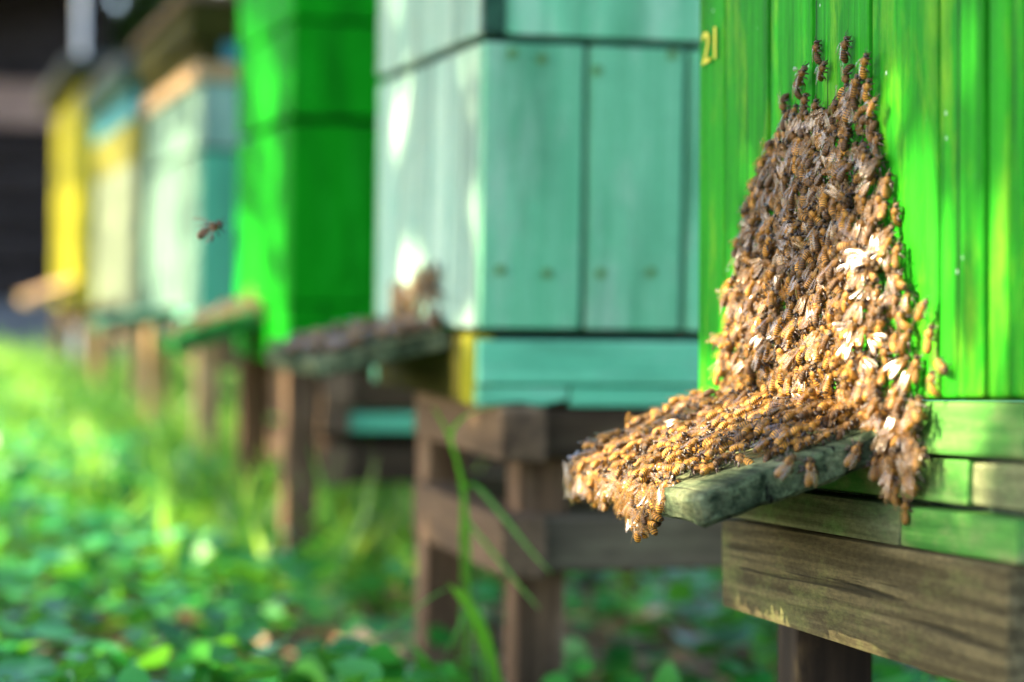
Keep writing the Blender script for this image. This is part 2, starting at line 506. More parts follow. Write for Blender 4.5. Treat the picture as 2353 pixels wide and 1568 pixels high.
def soup(name, V, LI, LS, LT, mats, pv=None, uv=None, mi=None, smooth=True, parent=None):
    """one mesh straight from arrays"""
    me = bpy.data.meshes.new(name)
    me.vertices.add(len(V)); me.vertices.foreach_set('co', np.asarray(V, np.float32).ravel())
    me.loops.add(len(LI)); me.loops.foreach_set('vertex_index', np.asarray(LI, np.int32))
    me.polygons.add(len(LS))
    me.polygons.foreach_set('loop_start', np.asarray(LS, np.int32))
    me.polygons.foreach_set('loop_total', np.asarray(LT, np.int32))
    if mi is not None:
        me.polygons.foreach_set('material_index', np.asarray(mi, np.int32))
    me.polygons.foreach_set('use_smooth', np.full(len(LS), smooth, bool))
    if uv is not None:
        u = me.uv_layers.new(name='uv')
        u.data.foreach_set('uv', np.asarray(uv, np.float32).ravel())
    if pv is not None:
        a = me.attributes.new('pv', 'FLOAT', 'POINT')
        a.data.foreach_set('value', np.asarray(pv, np.float32))
    me.update(calc_edges=True)
    for mm in mats: me.materials.append(mm)
    o = bpy.data.objects.new(name, me)
    C.objects.link(o)
    if parent is not None: o.parent = parent
    return o


def link_copy(o, mat):
    c = o.copy()
    C.objects.link(c)
    c.matrix_world = mat
    for ch in o.children:
        d = ch.copy()
        C.objects.link(d)
        d.parent = c
    return c


# ------------------------------------------------------------------ ground
g = MB()
nx = 60
for f in (0,):
    vs = {}
    for i in range(nx + 1):
        for j in range(nx + 1):
            x = ((i / nx) * 2 - 1); y = ((j / nx) * 2 - 1)
            x = math.copysign(abs(x) ** 2.6, x) * 120; y = math.copysign(abs(y) ** 2.6, y) * 120 + 3
            z = 0.012 * mnoise.noise(Vector((x * 2.1, y * 2.1, 0))) + 0.008 * mnoise.noise(Vector((x * 6, y * 6, 3)))
            vs[i, j] = g.bm.verts.new((x, y, z if max(abs(x), abs(y)) < 20 else 0))
    for i in range(nx):
        for j in range(nx):
            g.bm.faces.new((vs[i, j], vs[i + 1, j], vs[i + 1, j + 1], vs[i, j + 1]))
g._stamp(0.5)
tag(g.build('ground', M['soil'], smooth=True), kind='structure')

# ------------------------------------------------------------------ hive builder
# local frame of a hive: x into the hive (0 = front wall), y along the row (0 = far front corner, -W = near corner), z up (0 = body bottom)


def frame(P, X, Y, Z):
    return Matrix(((X.x, Y.x, Z.x, P.x), (X.y, Y.y, Z.y, P.y), (X.z, Y.z, Z.z, P.z), (0, 0, 0, 1)))


def splits(total, widths):
    out, a = [], 0.0
    i = 0
    while a < total - 1e-4:
        wd = min(widths[i % len(widths)], total - a)
        if total - a - wd < 0.02: wd = total - a
        out.append((a, a + wd)); a += wd; i += 1
    return out


def planked(mb, W, D, z0, z1, th=0.013, fw=(0.09,), sw=(0.0755,), gap=0.0022, out=0.0, horiz=False, fmi=0, smi=0, front_cuts=None):
    """four plank walls round a dark core; front at x = -out"""
    mb.box((th * 0.8 - out, -W + th * 0.8, z0 + 0.001), (D - th * 0.8, -th * 0.8, z1 - 0.001), bev=0, pv=0.3, mi=2)
    fr = [(a, b) for a, b in zip(front_cuts, front_cuts[1:])] if front_cuts else [(-W + a, -W + b) for a, b in splits(W, fw)]
    for a, b in fr:                                  # front and back walls
        j = random.uniform(0, 0.0012)
        mb.box((-out - j, max(a + gap, -W + th + 0.0008), z0), (th - out, min(b - gap, -th - 0.0008), z1), bev=0.0018, jit=0.0003, mi=fmi)
    for a, b in [(-W + a, -W + b) for a, b in splits(W, fw)]:
        mb.box((D - th, a + gap, z0), (D + random.uniform(0, 0.0012), b - gap, z1), bev=0.0018, mi=fmi)
    for y0, y1 in ((-W - out * 0, -W + th), (-th, 0.0)):
        s = splits(D - th + out, sw)
        for a, b in s:
            mb.box((-out + a + (gap if a > 0 else 0), y0 - (random.uniform(0, 0.0012) if y0 < -th else 0), z0),
                   (-out + b - gap, y1, z1), bev=0.0018, jit=0.0003, mi=smi)


def landing(name, root, off, y0, y1, L, tilt, zt, th, mat, mb=None):
    """a board tilted down from the wall; returns its frame (local): origin at wall top edge far side"""
    b = MB()
    R = Matrix.Translation((0.0, 0, zt)) @ Matrix.Rotation(-tilt, 4, 'Y')
    b.box((-L, y0, -th), (-0.001, y1, 0), bev=0.0025, jit=0.001, mat=R)
    return b.build(name, mat, root, off), R


def stand(label, group, mat, W, D, tiers, legs, zg, mats, inset=(0.0, 0.0), front_ext=(0, 0), leg_w=(0.035, 0.04)):
    """timber stand in the hive's frame; tiers = [(z0, z1, thickness, front material, side material)]"""
    root = empty('hive_stand', mat @ Matrix.Translation((D / 2, -W / 2, zg)))
    off = (D / 2, -W / 2, zg)
    fx, ny = inset
    for z0, z1, th, fm, sm in tiers:
        for x0, x1 in ((fx, fx + th), (D - fx - th, D - fx)):
            b = MB(); b.box((x0, -W - front_ext[0], z0), (x1, front_ext[1], z1), bev=0.003, jit=0.0012)
            b.build('rail', fm, root, off)
        for y0, y1 in ((-W + ny, -W + ny + th), (-th - ny, -ny)):
            b = MB(); b.box((fx + th + 0.001, y0, z0 + 0.002), (D - fx - th - 0.001, y1, z1 - 0.002), bev=0.003, jit=0.0012)
            b.build('rail', sm, root, off)
    th = tiers[0][2]
    for (x, y) in legs:
        b = MB(); b.box((x, y, zg - 0.03), (x + leg_w[0], y + leg_w[1], tiers[0][1] - 0.004), bev=0.003, jit=0.0015)
        b.build('leg', mats, root, off)
    return tag(root, label, 'stand', group)


EX, EY, EZ = Vector((1, 0, 0)), Vector((0, 1, 0)), Vector((0, 0, 1))

# ---- hive 1: leans a little and is turned from the row
V1 = ray(145, 920).normalized()
W1 = (EZ - V1 * EZ.dot(V1)).normalized()
N1 = W1.cross(V1).normalized()
P1 = at_depth(1603, 916, 1.33)
M1 = frame(P1, -N1, V1, W1)
M1i = M1.inverted()


def h1(px, py, n=0.0):
    """plan reading -> (y, z) on hive 1's front wall (n metres proud of it)"""
    p = M1i @ on_plane(px, py, P1 + N1 * n, N1)
    return p.y, p.z


def build_hive1():
    Wd = -h1(2352, 700)[0]
    D, hB, hb = 0.42, 0.46, -h1(1690, 1186)[1]
    off = (D / 2, -Wd / 2, -hb)
    root = empty('beehive', M1 @ Matrix.Translation(off))
    tag(root, 'large bright green beehive with yellow 21 and a huge cluster of bees on its front', 'beehive', 'painted hives in the row')
    cuts = [h1(x, 500)[0] for x in (2345, 2268, 2160, 2000, 1868, 1768, 1664)] + [0.0]
    b = MB()
    planked(b, Wd, D, 0.0, hB, fw=(0.07,), front_cuts=cuts, out=0.0)
    body = b.build('body', [M['green'], M['green'], M['core']], root, off)
    # base box: three courses, the lowest a long weathered board standing a little proud
    z = [h1(2200, 938)[1], h1(2200, 1053)[1], h1(2200, 1170)[1], -hb]
    far = h1(1690, 1100)[0]
    b = MB()
    b.box((0.012, -Wd, -hb + 0.001), (D - 0.01, far - 0.012, -0.003), bev=0, pv=0.3, mi=1)
    ya = h1(2207, 1110)[0]
    b.box((0.0005, -Wd + 0.002, z[1] + 0.0008), (0.02, far, -0.0012), bev=0.002, jit=0.0005, pv=0.75)
    b.box((0.004, -Wd + 0.002, z[2] + 0.0012), (0.02, ya - 0.0012, z[1] - 0.001), bev=0.002, jit=0.0005, pv=0.9, mi=2)
    b.box((0.003, ya + 0.0012, z[2] + 0.0012), (0.02, far, z[1] - 0.001), bev=0.002, jit=0.0005, pv=0.9)
    yb = h1(2078, 1200)[0]
    b.box((-0.002, -Wd + 0.001, -hb), (0.02, yb - 0.0006, z[2] - 0.001), bev=0.002, jit=0.0006, pv=0.6)
    b.box((-0.0025, yb + 0.0006, -hb - 0.0003), (0.02, far + 0.004, z[2] - 0.001), bev=0.002, jit=0.0006, pv=0.35, mi=2)
    for y0, y1 in ((-Wd, -Wd + 0.012), (far - 0.012, far)):
        for a, c in ((-hb + 0.001, z[2]), (z[2] + 0.001, z[1]), (z[1] + 0.001, z[0])):
            b.box((0.022, y0, a), (D - 0.022, y1, c), bev=0.0015)
    for a, c in ((-hb, z[2]), (z[2] + 0.001, z[0])):
        b.box((D - 0.02, -Wd, a), (D, far, c), bev=0.0015)
    b.build('base', [M['green_base'], M['core'], M['base_bare']], root, off)
    b = MB()
    b.box((-0.035, -Wd - 0.03, hB), (D + 0.03, 0.03, hB + 0.05), bev=0.004)
    b.prism([(-0.045, hB + 0.051), (D / 2, hB + 0.085), (D + 0.04, hB + 0.051)], -Wd - 0.04, 0.04, 'y')
    b.build('roof', M['darkgreen'], root, off)
    # landing board: reads from the wall (near side 2062, far side 1655) down to the front lip
    yn, yf = h1(2064, 1030)[0], h1(1662, 925)[0]
    zt = h1(2064, 1000)[1] + 0.005
    tilt = math.radians(19.6)
    L = 0.084
    R = Matrix.Translation((0.0, 0, zt)) @ Matrix.Rotation(-tilt, 4, 'Y')
    b = MB()
    th = 0.0135
    # plank with a cut near corner and an uneven lip
    out = [(-0.001, yf), (-L + 0.004, yf - 0.004), (-L, yf - 0.03), (-L - 0.004, (yn + yf) / 2), (-L - 0.009, yn + 0.004), (-L - 0.006, yn + 0.001),
           (-L / 2, yn), (-0.001, yn - 0.002)]
    b.prism(out, -th, 0.0, 'z', bev=0.002)
    bm = b.bm
    bmesh.ops.subdivide_edges(bm, edges=[e for e in bm.edges if e.calc_length() > 0.012], cuts=7, use_grid_fill=True)
    bmesh.ops.triangulate(bm, faces=[f for f in bm.faces if len(f.verts) > 4])
    for v in bm.verts:
        q = v.co
        k = Vector((q.x * 150, q.y * 60, q.z * 150))
        v.co += Vector((mnoise.noise(q * 60) * 0.0020 + mnoise.noise(k) * 0.0012, mnoise.noise(q * 60 + Vector((5, 0, 0))) * 0.0020 + mnoise.noise(k * 1.7) * 0.0012, mnoise.noise(q * 70 + Vector((0, 9, 0))) * 0.0018 + mnoise.noise(k * 1.3) * 0.0008))
        v.co = R @ v.co
    b._stamp(0.5)
    b.build('landing_board', M['board'], root, off)
    # painted number
    cu = bpy.data.curves.new('number', 'FONT')
    cu.body = '21'; cu.size = 0.030; cu.extrude = 0.0003; cu.space_character = 0.95
    tmp = bpy.data.objects.new('number_curve', cu)
    C.objects.link(tmp)
    bpy.context.view_layer.update()
    me = bpy.data.meshes.new_from_object(tmp.evaluated_get(bpy.context.evaluated_depsgraph_get()))
    bpy.data.objects.remove(tmp)
    me.materials.clear(); me.materials.append(M['number'])
    o = bpy.data.objects.new('number', me)
    C.objects.link(o)
    o.parent = body
    y0, z0 = h1(1620, 151)
    y1, _ = h1(1652, 151)
    xs = [v.co.x for v in me.vertices]; zs = [v.co.y for v in me.vertices]
    zt2 = h1(1636, 70)[1]
    sx = (y0 - y1) / (max(xs) - min(xs)); sz = (zt2 - z0) / (max(zs) - min(zs))
    for v in me.vertices:                # text runs towards the near side of the wall
        x, y, z = v.co
        v.co = Vector((-0.0016 - (0.0004 if z > 0 else 0), y0 - (x - min(xs)) * sx, z0 + (y - min(zs)) * sz)) - Vector(off)
    return dict(W=Wd, D=D, hb=hb, R=R, L=L, yn=yn, yf=yf, zt=zt, tilt=tilt)


h1d = build_hive1()
# its stand: a heavy weathered front rail, legs behind it
zr0 = h1(1672, 1392)[1]; zr1 = -h1d['hb'] - 0.0005
zg1 = (M1i @ Vector((0.1, 1.0, 0.0))).z
yfar = h1(1668, 1290)[0]
ly = h1(1690, 1450, -0.032)[0]
root = empty('hive_stand', M1 @ Matrix.Translation((h1d['D'] / 2, -h1d['W'] / 2, zg1)))
off = (h1d['D'] / 2, -h1d['W'] / 2, zg1)
ynear = h1(2338, 1500)[0]
for x0, x1 in ((-0.004, 0.030), (h1d['D'] - 0.034, h1d['D'] - 0.002)):
    b = MB(); b.box((x0, ynear, zr0), (x1, yfar, zr1), bev=0.003, jit=0.0015); b.build('rail', M['beam'], root, off)
for y0 in (yfar - 0.062, ynear + 0.03):
    b = MB(); b.box((0.031, y0, zr0 + 0.006), (h1d['D'] - 0.035, y0 + 0.03, zr1 - 0.002), bev=0.003); b.build('rail', M['stand'], root, off)
for x0 in (0.032, h1d['D'] - 0.08):
    for y0 in (yfar - 0.022, ynear - 0.01):
        b = MB(); b.box((x0, y0, zg1 - 0.05), (x0 + 0.042, y0 + 0.038, zr1 - 0.005), bev=0.003, jit=0.001)
        b.build('leg', M['darkleg'], root, off)
tag(root, 'weathered timber stand with a thick mossy front rail under the bright green 21 hive', 'stand', 'timber stands under the hives')


# ---- the other hives stand square to the row
def hive_frame(px_near, px_far, py_body):
    """near and far front corners read at the body's bottom edge"""
    pn = front(px_near, py_body)
    pf = front(px_far, py_body)
    P = Vector((0, pf.y, pn.z))
    return frame(P, EX, EY, EZ), pf.y - pn.y, pn


def zl(px, py, zb):
    return front(px, py).z - zb


GH = 'painted hives in the row'
GS = 'timber stands under the hives'


def std_legs(W, D, fx=0.03, w=0.035):
    return [(fx, -W + 0.02), (fx, -0.06), (D - fx - w, -W + 0.02), (D - fx - w, -0.06)]


# hive 2: paler front, mint sides, yellow base board, olive where its shade is painted
M2, Wd2, pn = hive_frame(1104, 861, 762)
zb2 = pn.z
D2 = 0.44
hb2 = -zl(1098, 934, zb2)
hL2 = zl(1108, 88, zb2)
off2 = (D2 / 2, -Wd2 / 2, -hb2)
root = empty('beehive', M2 @ Matrix.Translation(off2))
tag(root, 'pale mint beehive with paler front and a yellow strip at its lower corner', 'beehive', GH)
b = MB(); planked(b, Wd2, D2, 0.002, hL2 - 0.003, fw=(0.062, 0.055, 0.07), sw=(0.0765,), fmi=0, smi=1)
body = b.build('body', [M['white'], M['mint'], M['core']], root, off2)
for px, py in ((1150, 620), (1257, 628), (1380, 628), (1495, 625), (1178, 122), (1245, 135), (1372, 162), (1545, 125)):
    q = M2.inverted() @ on_plane(px, py, (0, pn.y - 0.001, 0), EY)        # nail heads and their rust marks
    b = MB(); b.tube([(q.x, -Wd2 - 0.0030, q.z), (q.x, -Wd2 + 0.003, q.z)], 0.0036, 8)
    b.build('nail', M['nail'], body, off2)
b = MB()                                            # upper box: smooth front, framed side
z0, z1 = hL2 + 0.003, hL2 + 0.19
b.box((0.008, -Wd2 + 0.008, z0), (D2 - 0.008, -0.008, z1), bev=0, pv=0.4, mi=2)
b.box((-0.002, -Wd2 + 0.011, z0), (0.014, -0.011, z1), bev=0.002, pv=0.6)
b.box((D2 - 0.014, -Wd2, z0), (D2, 0.0, z1), bev=0.002)
for y0, y1 in ((-Wd2 + 0.002, -Wd2 + 0.010), (-0.010, -0.002)):
    b.box((0.0165, y0, z0), (D2 - 0.016, y1, z1 - 0.03), bev=0.001, mi=1, pv=0.55)
    b.box((-0.0015, y0 - 0.001, z0), (0.016, y1 + 0.0005, z1), bev=0.001, mi=3, pv=0.3)
b.build('super', [M['white'], M['mint'], M['core'], M['darkgreen']], root, off2)
b = MB(); b.box((-0.03, -Wd2 - 0.03, z1 + 0.0005), (D2 + 0.03, 0.03, z1 + 0.04), bev=0.004); b.build('roof', M['metal_roof'], root, off2)
b = MB()                                            # base: stepped side boards, notched lower course
zm = zl(1104, 886, zb2)
b.box((0.015, -Wd2 + 0.012, -hb2 + 0.004), (D2 - 0.01, -0.012, -0.004), bev=0, pv=0.3, mi=2)
for y0, y1 in ((-Wd2 - 0.002, -Wd2 + 0.012), (-0.012, 0.002)):
    b.box((-0.001, y0, zm + 0.0008), (D2, y1, -0.006), bev=0.002, jit=0.0004, mi=1, pv=0.7)
    xn = (M2.inverted() @ on_plane(1305, 915, (0, pn.y, 0), EY)).x
    b.prism([(-0.001, zm - 0.0008), (xn, zm - 0.0008), (xn, zm - 0.010), (xn - 0.02, zm - 0.015), (xn - 0.036, -hb2 + 0.003), (-0.001, -hb2)],
            y0 + 0.002, y1, 'y', mi=1, pv=0.5)
    b.box((xn + 0.002, y0 + 0.002, -hb2), (D2, y1, zm - 0.0008), bev=0.002, mi=1, pv=0.6)
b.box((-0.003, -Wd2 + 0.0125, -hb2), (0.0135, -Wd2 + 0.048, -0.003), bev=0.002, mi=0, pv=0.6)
b.box((0.0, -Wd2 + 0.0485, -hb2), (0.0135, -0.0125, -0.003), bev=0.002, mi=3, pv=0.6)  # olive paints the landing board's shade onto the yellow base board
b.box((D2, -Wd2, -hb2), (D2 + 0.01, 0, -0.004), bev=0.002, mi=1)
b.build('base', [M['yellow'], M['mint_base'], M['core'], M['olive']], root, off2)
y2n, y2f = front(1036, 770).y - (M2.translation.y), front(888, 770).y - M2.translation.y
L2, T2 = 0.108, math.radians(13.5)
zt2 = zl(1036, 752, zb2)
_, R2 = landing('landing_board', root, off2, y2n, y2f, L2, T2, zt2, 0.016, M['board'])
zg = -zb2
t2 = [(zl(1104, 1062, zb2), -hb2 - 0.0005, 0.034, M['standy'], M['stand']),
      (zl(1150, 1352, zb2), zl(1150, 1206, zb2), 0.034, M['standy'], M['standmid'])]
stand('brown timber stand with a lit rail end under the pale mint hive', GS, M2, Wd2, D2, t2, std_legs(Wd2, D2, 0.036), zg, M['leg'],
      inset=(0.012, 0.0), front_ext=(0.02, -0.12))

# hive 3: deep green
M3, Wd3, pn3 = hive_frame(664, 541, 700)
zb3 = pn3.z
D3 = 0.44
hb3 = -zl(660, 842, zb3)
hL3 = zl(672, 272, zb3)
off3 = (D3 / 2, -Wd3 / 2, -hb3)
root = empty('beehive', M3 @ Matrix.Translation(off3))
tag(root, 'tall deep green beehive standing behind the pale mint hive', 'beehive', GH)
b = MB(); planked(b, Wd3, D3, 0.002, hL3 - 0.004, sw=(0.11, 0.06)); b.build('body', [M['green_far'], M['green_far'], M['core']], root, off3)
b = MB(); planked(b, Wd3, D3, hL3 + 0.004, hL3 + 0.105, fw=(0.5,), sw=(0.5,)); b.build('super', [M['green_far'], M['green_far'], M['core']], root, off3)
b = MB(); b.box((-0.001, -Wd3 - 0.001, hL3 + 0.109), (D3 + 0.001, 0.001, hL3 + 0.26), bev=0.004); b.build('roof', M['green_far'], root, off3)
b = MB(); b.box((0, -Wd3, -hb3), (D3, 0, 0), bev=0.003); b.build('base', M['green_far'], root, off3)
y3n, y3f = front(612, 720).y - M3.translation.y, front(552, 720).y - M3.translation.y
L3, T3 = 0.115, math.radians(20)
zt3 = zl(612, 702, zb3)
_, R3 = landing('landing_board', root, off3, y3n, y3f, L3, T3, zt3, 0.022, M['boardgreen'])
t3 = [(zl(664, 946, zb3), -hb3 - 0.0005, 0.035, M['standy'], M['stand']),
      (zl(664, 1002, zb3), zl(664, 948, zb3), 0.033, M['standy'], M['mint_base']),
      (zl(664, 1120, zb3), zl(664, 1030, zb3), 0.035, M['standy'], M['stand'])]
stand('timber stand with pinkish legs and a mint side rail under the deep green hive', GS, M3, Wd3, D3, t3, [(0.0, -Wd3 + 0.01), (0.0, -0.06), (D3 - 0.05, -Wd3 + 0.01), (D3 - 0.05, -0.06)], -zb3,
      M['leg'], inset=(0.036, 0.01))

# hive 4: teal body, grey-green top, pine rim, overhanging olive roof
M4, Wd4, pn4 = hive_frame(456, 334, 720)
zb4 = pn4.z
D4 = 0.44
hb4 = 0.03
h4a, h4b, h4c = zl(456, 345, zb4), zl(456, 190, zb4), zl(456, 148, zb4)
off4 = (D4 / 2, -Wd4 / 2, -hb4)
root = empty('beehive', M4 @ Matrix.Translation(off4))
tag(root, 'white and teal beehive with a pine rim below its dark overhanging roof', 'beehive', GH)
b = MB(); planked(b, Wd4, D4, 0, h4a - 0.003, smi=1); b.build('body', [M['palemint'], M['teal'], M['core']], root, off4)
b = MB(); planked(b, Wd4, D4, h4a + 0.003, h4b - 0.001, fw=(0.2,), sw=(0.2,), smi=1); b.build('super', [M['palemint'], M['greygreen'], M['core']], root, off4)
b = MB(); b.box((-0.008, -Wd4 - 0.008, h4b), (D4, 0.008, h4c), bev=0.003); b.build('rim', M['peach'], root, off4)
b = MB()
b.box((-0.004, -Wd4 - 0.004, h4c + 0.0005), (D4 + 0.005, 0.004, h4c + 0.03), bev=0.003, mi=0)
b.box((0.03, -Wd4 - 0.0075, h4c + 0.002), (D4, -Wd4 - 0.0045, h4c + 0.029), bev=0.001, mi=1)
b.box((-0.02, -Wd4 - 0.012, h4c + 0.031), (D4 + 0.02, 0.015, h4c + 0.085), bev=0.003, mi=0)
b.box((-0.03, -Wd4 - 0.02, h4c + 0.086), (D4 + 0.03, 0.025, h4c + 0.10), bev=0.003, mi=2)
b.build('roof', [M['olive'], M['blue'], M['standy']], root, off4)
b = MB(); b.box((0, -Wd4, -hb4), (D4, 0, -0.0005), bev=0.003); b.build('base', M['teal'], root, off4)
y4n = front(410, 720).y - M4.translation.y
landing('landing_board', root, off4, y4n, y4n + 0.26, 0.12, math.radians(10), zl(410, 708, zb4), 0.02, M['darkgreen'])
t4 = [(-hb4 - 0.05, -hb4 - 0.0005, 0.035, M['standy'], M['stand'])]
stand('timber stand with pale sunlit legs under the white and teal hive', GS, M4, Wd4, D4, t4, [(0.0, -Wd4 + 0.01), (0.0, -0.06), (D4 - 0.05, -Wd4 + 0.01), (D4 - 0.05, -0.06)], -zb4, M['peach'], inset=(0.036, 0.01))

# hive 5: pale olive with yellow upper box and blue-teal rim
M5, Wd5, pn5 = hive_frame(306, 215, 705)
zb5 = pn5.z
D5 = 0.42
h5a, h5b, h5c, h5d = (zl(306, k, zb5) for k in (370, 272, 208, 170))
off5 = (D5 / 2, -Wd5 / 2, -0.03)
root = empty('beehive', M5 @ Matrix.Translation(off5))
tag(root, 'pale olive beehive with yellow upper box and blue teal rim', 'beehive', GH)
b = MB(); planked(b, Wd5, D5, 0, h5a - 0.002); b.build('body', [M['pale_green'], M['pale_green'], M['core']], root, off5)
b = MB(); planked(b, Wd5, D5, h5a + 0.002, h5b - 0.001); b.build('super', [M['oldyellow'], M['oldyellow'], M['core']], root, off5)
b = MB(); b.box((-0.004, -Wd5 - 0.004, h5b), (D5, 0.004, h5c), bev=0.003); b.build('rim', M['blue'], root, off5)
b = MB()
b.box((-0.03, -Wd5 - 0.03, h5c + 0.0005), (D5 + 0.03, 0.03, h5d), bev=0.003, mi=0)
b.box((-0.035, -Wd5 - 0.035, h5d + 0.0005), (D5 + 0.03, 0.035, h5d + 0.03), bev=0.003, mi=1)
b.build('roof', [M['darkgreen'], M['metal_roof']], root, off5)
b = MB(); b.box((0, -Wd5, -0.03), (D5, 0, -0.0005), bev=0.003); b.build('base', M['pale_green'], root, off5)
y5n = front(285, 720).y - M5.translation.y
landing('landing_board', root, off5, y5n, y5n + 0.26, 0.11, math.radians(8), zl(285, 700, zb5), 0.02, M['stand'])
stand('timber stand with orange lit legs under the pale olive hive', GS, M5, Wd5, D5, [(-0.085, -0.031, 0.035, M['standy'], M['stand'])], [(0.0, -Wd5 + 0.01), (0.0, -0.06), (D5 - 0.05, -Wd5 + 0.01), (D5 - 0.05, -0.06)],
      -zb5, M['peach'], inset=(0.036, 0.01))

# hive 6: yellow, farthest
M6, Wd6, pn6 = hive_frame(186, 96, 690)
Wd6c = min(Wd6, 1.2)
zb6 = pn6.z
M6 = frame(Vector((0, pn6.y + Wd6c, zb6)), EX, EY, EZ)
D6 = 0.45
h6a = zl(160, 222, zb6)
off6 = (D6 / 2, -Wd6c / 2, -0.03)
root = empty('beehive', M6 @ Matrix.Translation(off6))
tag(root, 'plain yellow beehive at the far end of the row', 'beehive', GH)
b = MB(); planked(b, Wd6c, D6, 0, h6a); b.build('body', [M['yellow'], M['yellow'], M['core']], root, off6)
b = MB()
b.box((-0.04, -Wd6c - 0.04, h6a + 0.0005), (D6 + 0.03, 0.03, h6a + 0.03), bev=0.003, mi=0)
b.box((-0.045, -Wd6c - 0.045, h6a + 0.0305), (D6 + 0.03, 0.035, h6a + 0.06), bev=0.003, mi=1)
b.build('roof', [M['olive'], M['metal_roof']], root, off6)
b = MB(); b.box((0, -Wd6c, -0.03), (D6, 0, -0.0005), bev=0.003); b.build('base', M['yellow'], root, off6)
landing('landing_board', root, off6, -Wd6c * 0.9, -Wd6c * 0.3, 0.13, math.radians(20), zl(160, 645, zb6), 0.022, M['peach'])
stand('low timber stand under the yellow hive', GS, M6, Wd6c, D6, [(-0.085, -0.031, 0.035, M['standy'], M['stand'])], [(0.0, -Wd6c + 0.01), (0.0, -0.06), (D6 - 0.05, -Wd6c + 0.01), (D6 - 0.05, -0.06)],
      -zb6, M['peach'], inset=(0.036, 0.01))

# ------------------------------------------------------------------ far background
sy = 11.0
root = empty('log_shed', Matrix.Translation((-2.2, sy, 0)))
tag(root, 'dark log shed with a brown fascia far behind the yellow hive', 'shed')
b = MB()
for k in range(5):
    b.tube([(-2.6, 0, 0.33 + 0.15 * k), (2.75, 0, 0.33 + 0.15 * k)], 0.08, 12)
b.box((-2.5, 0.06, 0), (2.65, 3.0, 1.95), bev=0, pv=0.2)
b.build('wall', M['shed'], root, smooth=True)
b = MB(); b.box((-2.6, -0.12, -0.05), (2.75, 0.05, 0.25), bev=0.01); b.build('plinth', M['plinth'], root)
b = MB(); b.box((-2.9, -0.12, 1.03), (2.85, -0.06, 1.22), bev=0.004); b.build('fascia', M['fascia'], root)
b = MB(); b.prism([(-0.75, 1.60), (3.3, 2.3), (3.3, 2.36), (-0.75, 1.66)], -2.95, 2.9, 'x'); b.build('roof', M['shed'], root)
for px, py0, zd, rr, lab in ((185, 150, 8.2, 0.012, 'white metal pole rising above the roof of the yellow hive'),
                             (505, -10, 8.4, 0.012, 'white metal pole above the dark roof of the white and teal hive')):
    p = at_depth(px, py0, zd)
    b = MB()
    b.tube([(0, 0, 0), (0, 0, 2.4)], rr, 12)
    b.tube([(0, 0, 2.4), (0, 0, 2.43)], [rr * 1.5, rr * 0.6], 12)
    b.tube([(0, 0, 0.0), (0, 0, 0.06)], rr * 1.8, 12)
    o = b.build('pole', M['pole'], smooth=False, world=Matrix.Translation((p.x, p.y, 0)))
    tag(o, lab, 'pole', 'white poles behind the hives')


# leaves as arrays -----------------------------------------------------
LEAF = np.array([(0, 0, 0), (-.26, .2, .05), (-.42, .5, .07), (-.25, .85, .03), (0, 1.0, -.05), (.25, .85, .03), (.42, .5, .07), (.26, .2, .05), (0, .5, 0)])
LEAFT = np.array([(0, 8, 1), (1, 8, 2), (2, 8, 3), (3, 8, 4), (4, 8, 5), (5, 8, 6), (6, 8, 7), (7, 8, 0)])
GRASS = np.array([(-.5, 0, 0), (.5, 0, 0), (-.42, .35, .02), (.42, .35, .02), (-.28, .7, .14), (.28, .7, .14), (0, 1, .34)])
GRASST = np.array([(0, 1, 3), (0, 3, 2), (2, 3, 5), (2, 5, 4), (4, 5, 6)])


def frames(Y, Zh):
    """rows: X, Y, Z axes from direction Y and approximate normal Zh"""
    Y = Y / np.linalg.norm(Y, axis=1, keepdims=True)
    X = np.cross(Y, Zh); X /= np.linalg.norm(X, axis=1, keepdims=True) + 1e-9
    return X, Y, np.cross(X, Y)


def scatter(name, base, tris, P, Y, Zh, S, mat, pv, width=1.0, parent=None):
    X, Y, Z = frames(Y, Zh)
    n, k = len(P), len(base)
    wd = np.broadcast_to(np.asarray(width, float), (n,))
    V = P[:, None, :] + S[:, None, None] * (base[None, :, 0, None] * wd[:, None, None] * X[:, None] + base[None, :, 1, None] * Y[:, None]
                                           + base[None, :, 2, None] * Z[:, None])
    LI = (np.arange(n)[:, None, None] * k + tris[None]).ravel()
    nf = n * len(tris)
    return soup(name, V.reshape(-1, 3), LI, np.arange(nf) * 3, np.full(nf, 3), [mat], pv=np.repeat(pv, k), parent=parent)


def dirs(n, zlo, zhi):
    a = RNG.uniform(0, 2 * np.pi, n); z = RNG.uniform(zlo, zhi, n)
    r = np.sqrt(np.maximum(0, 1 - z * z))
    return np.stack([np.cos(a) * r, np.sin(a) * r, z], 1)


def pnoise(p, s, o=0.0):
    return np.array([mnoise.noise(Vector((q[0] * s + o, q[1] * s - o, o))) for q in p])


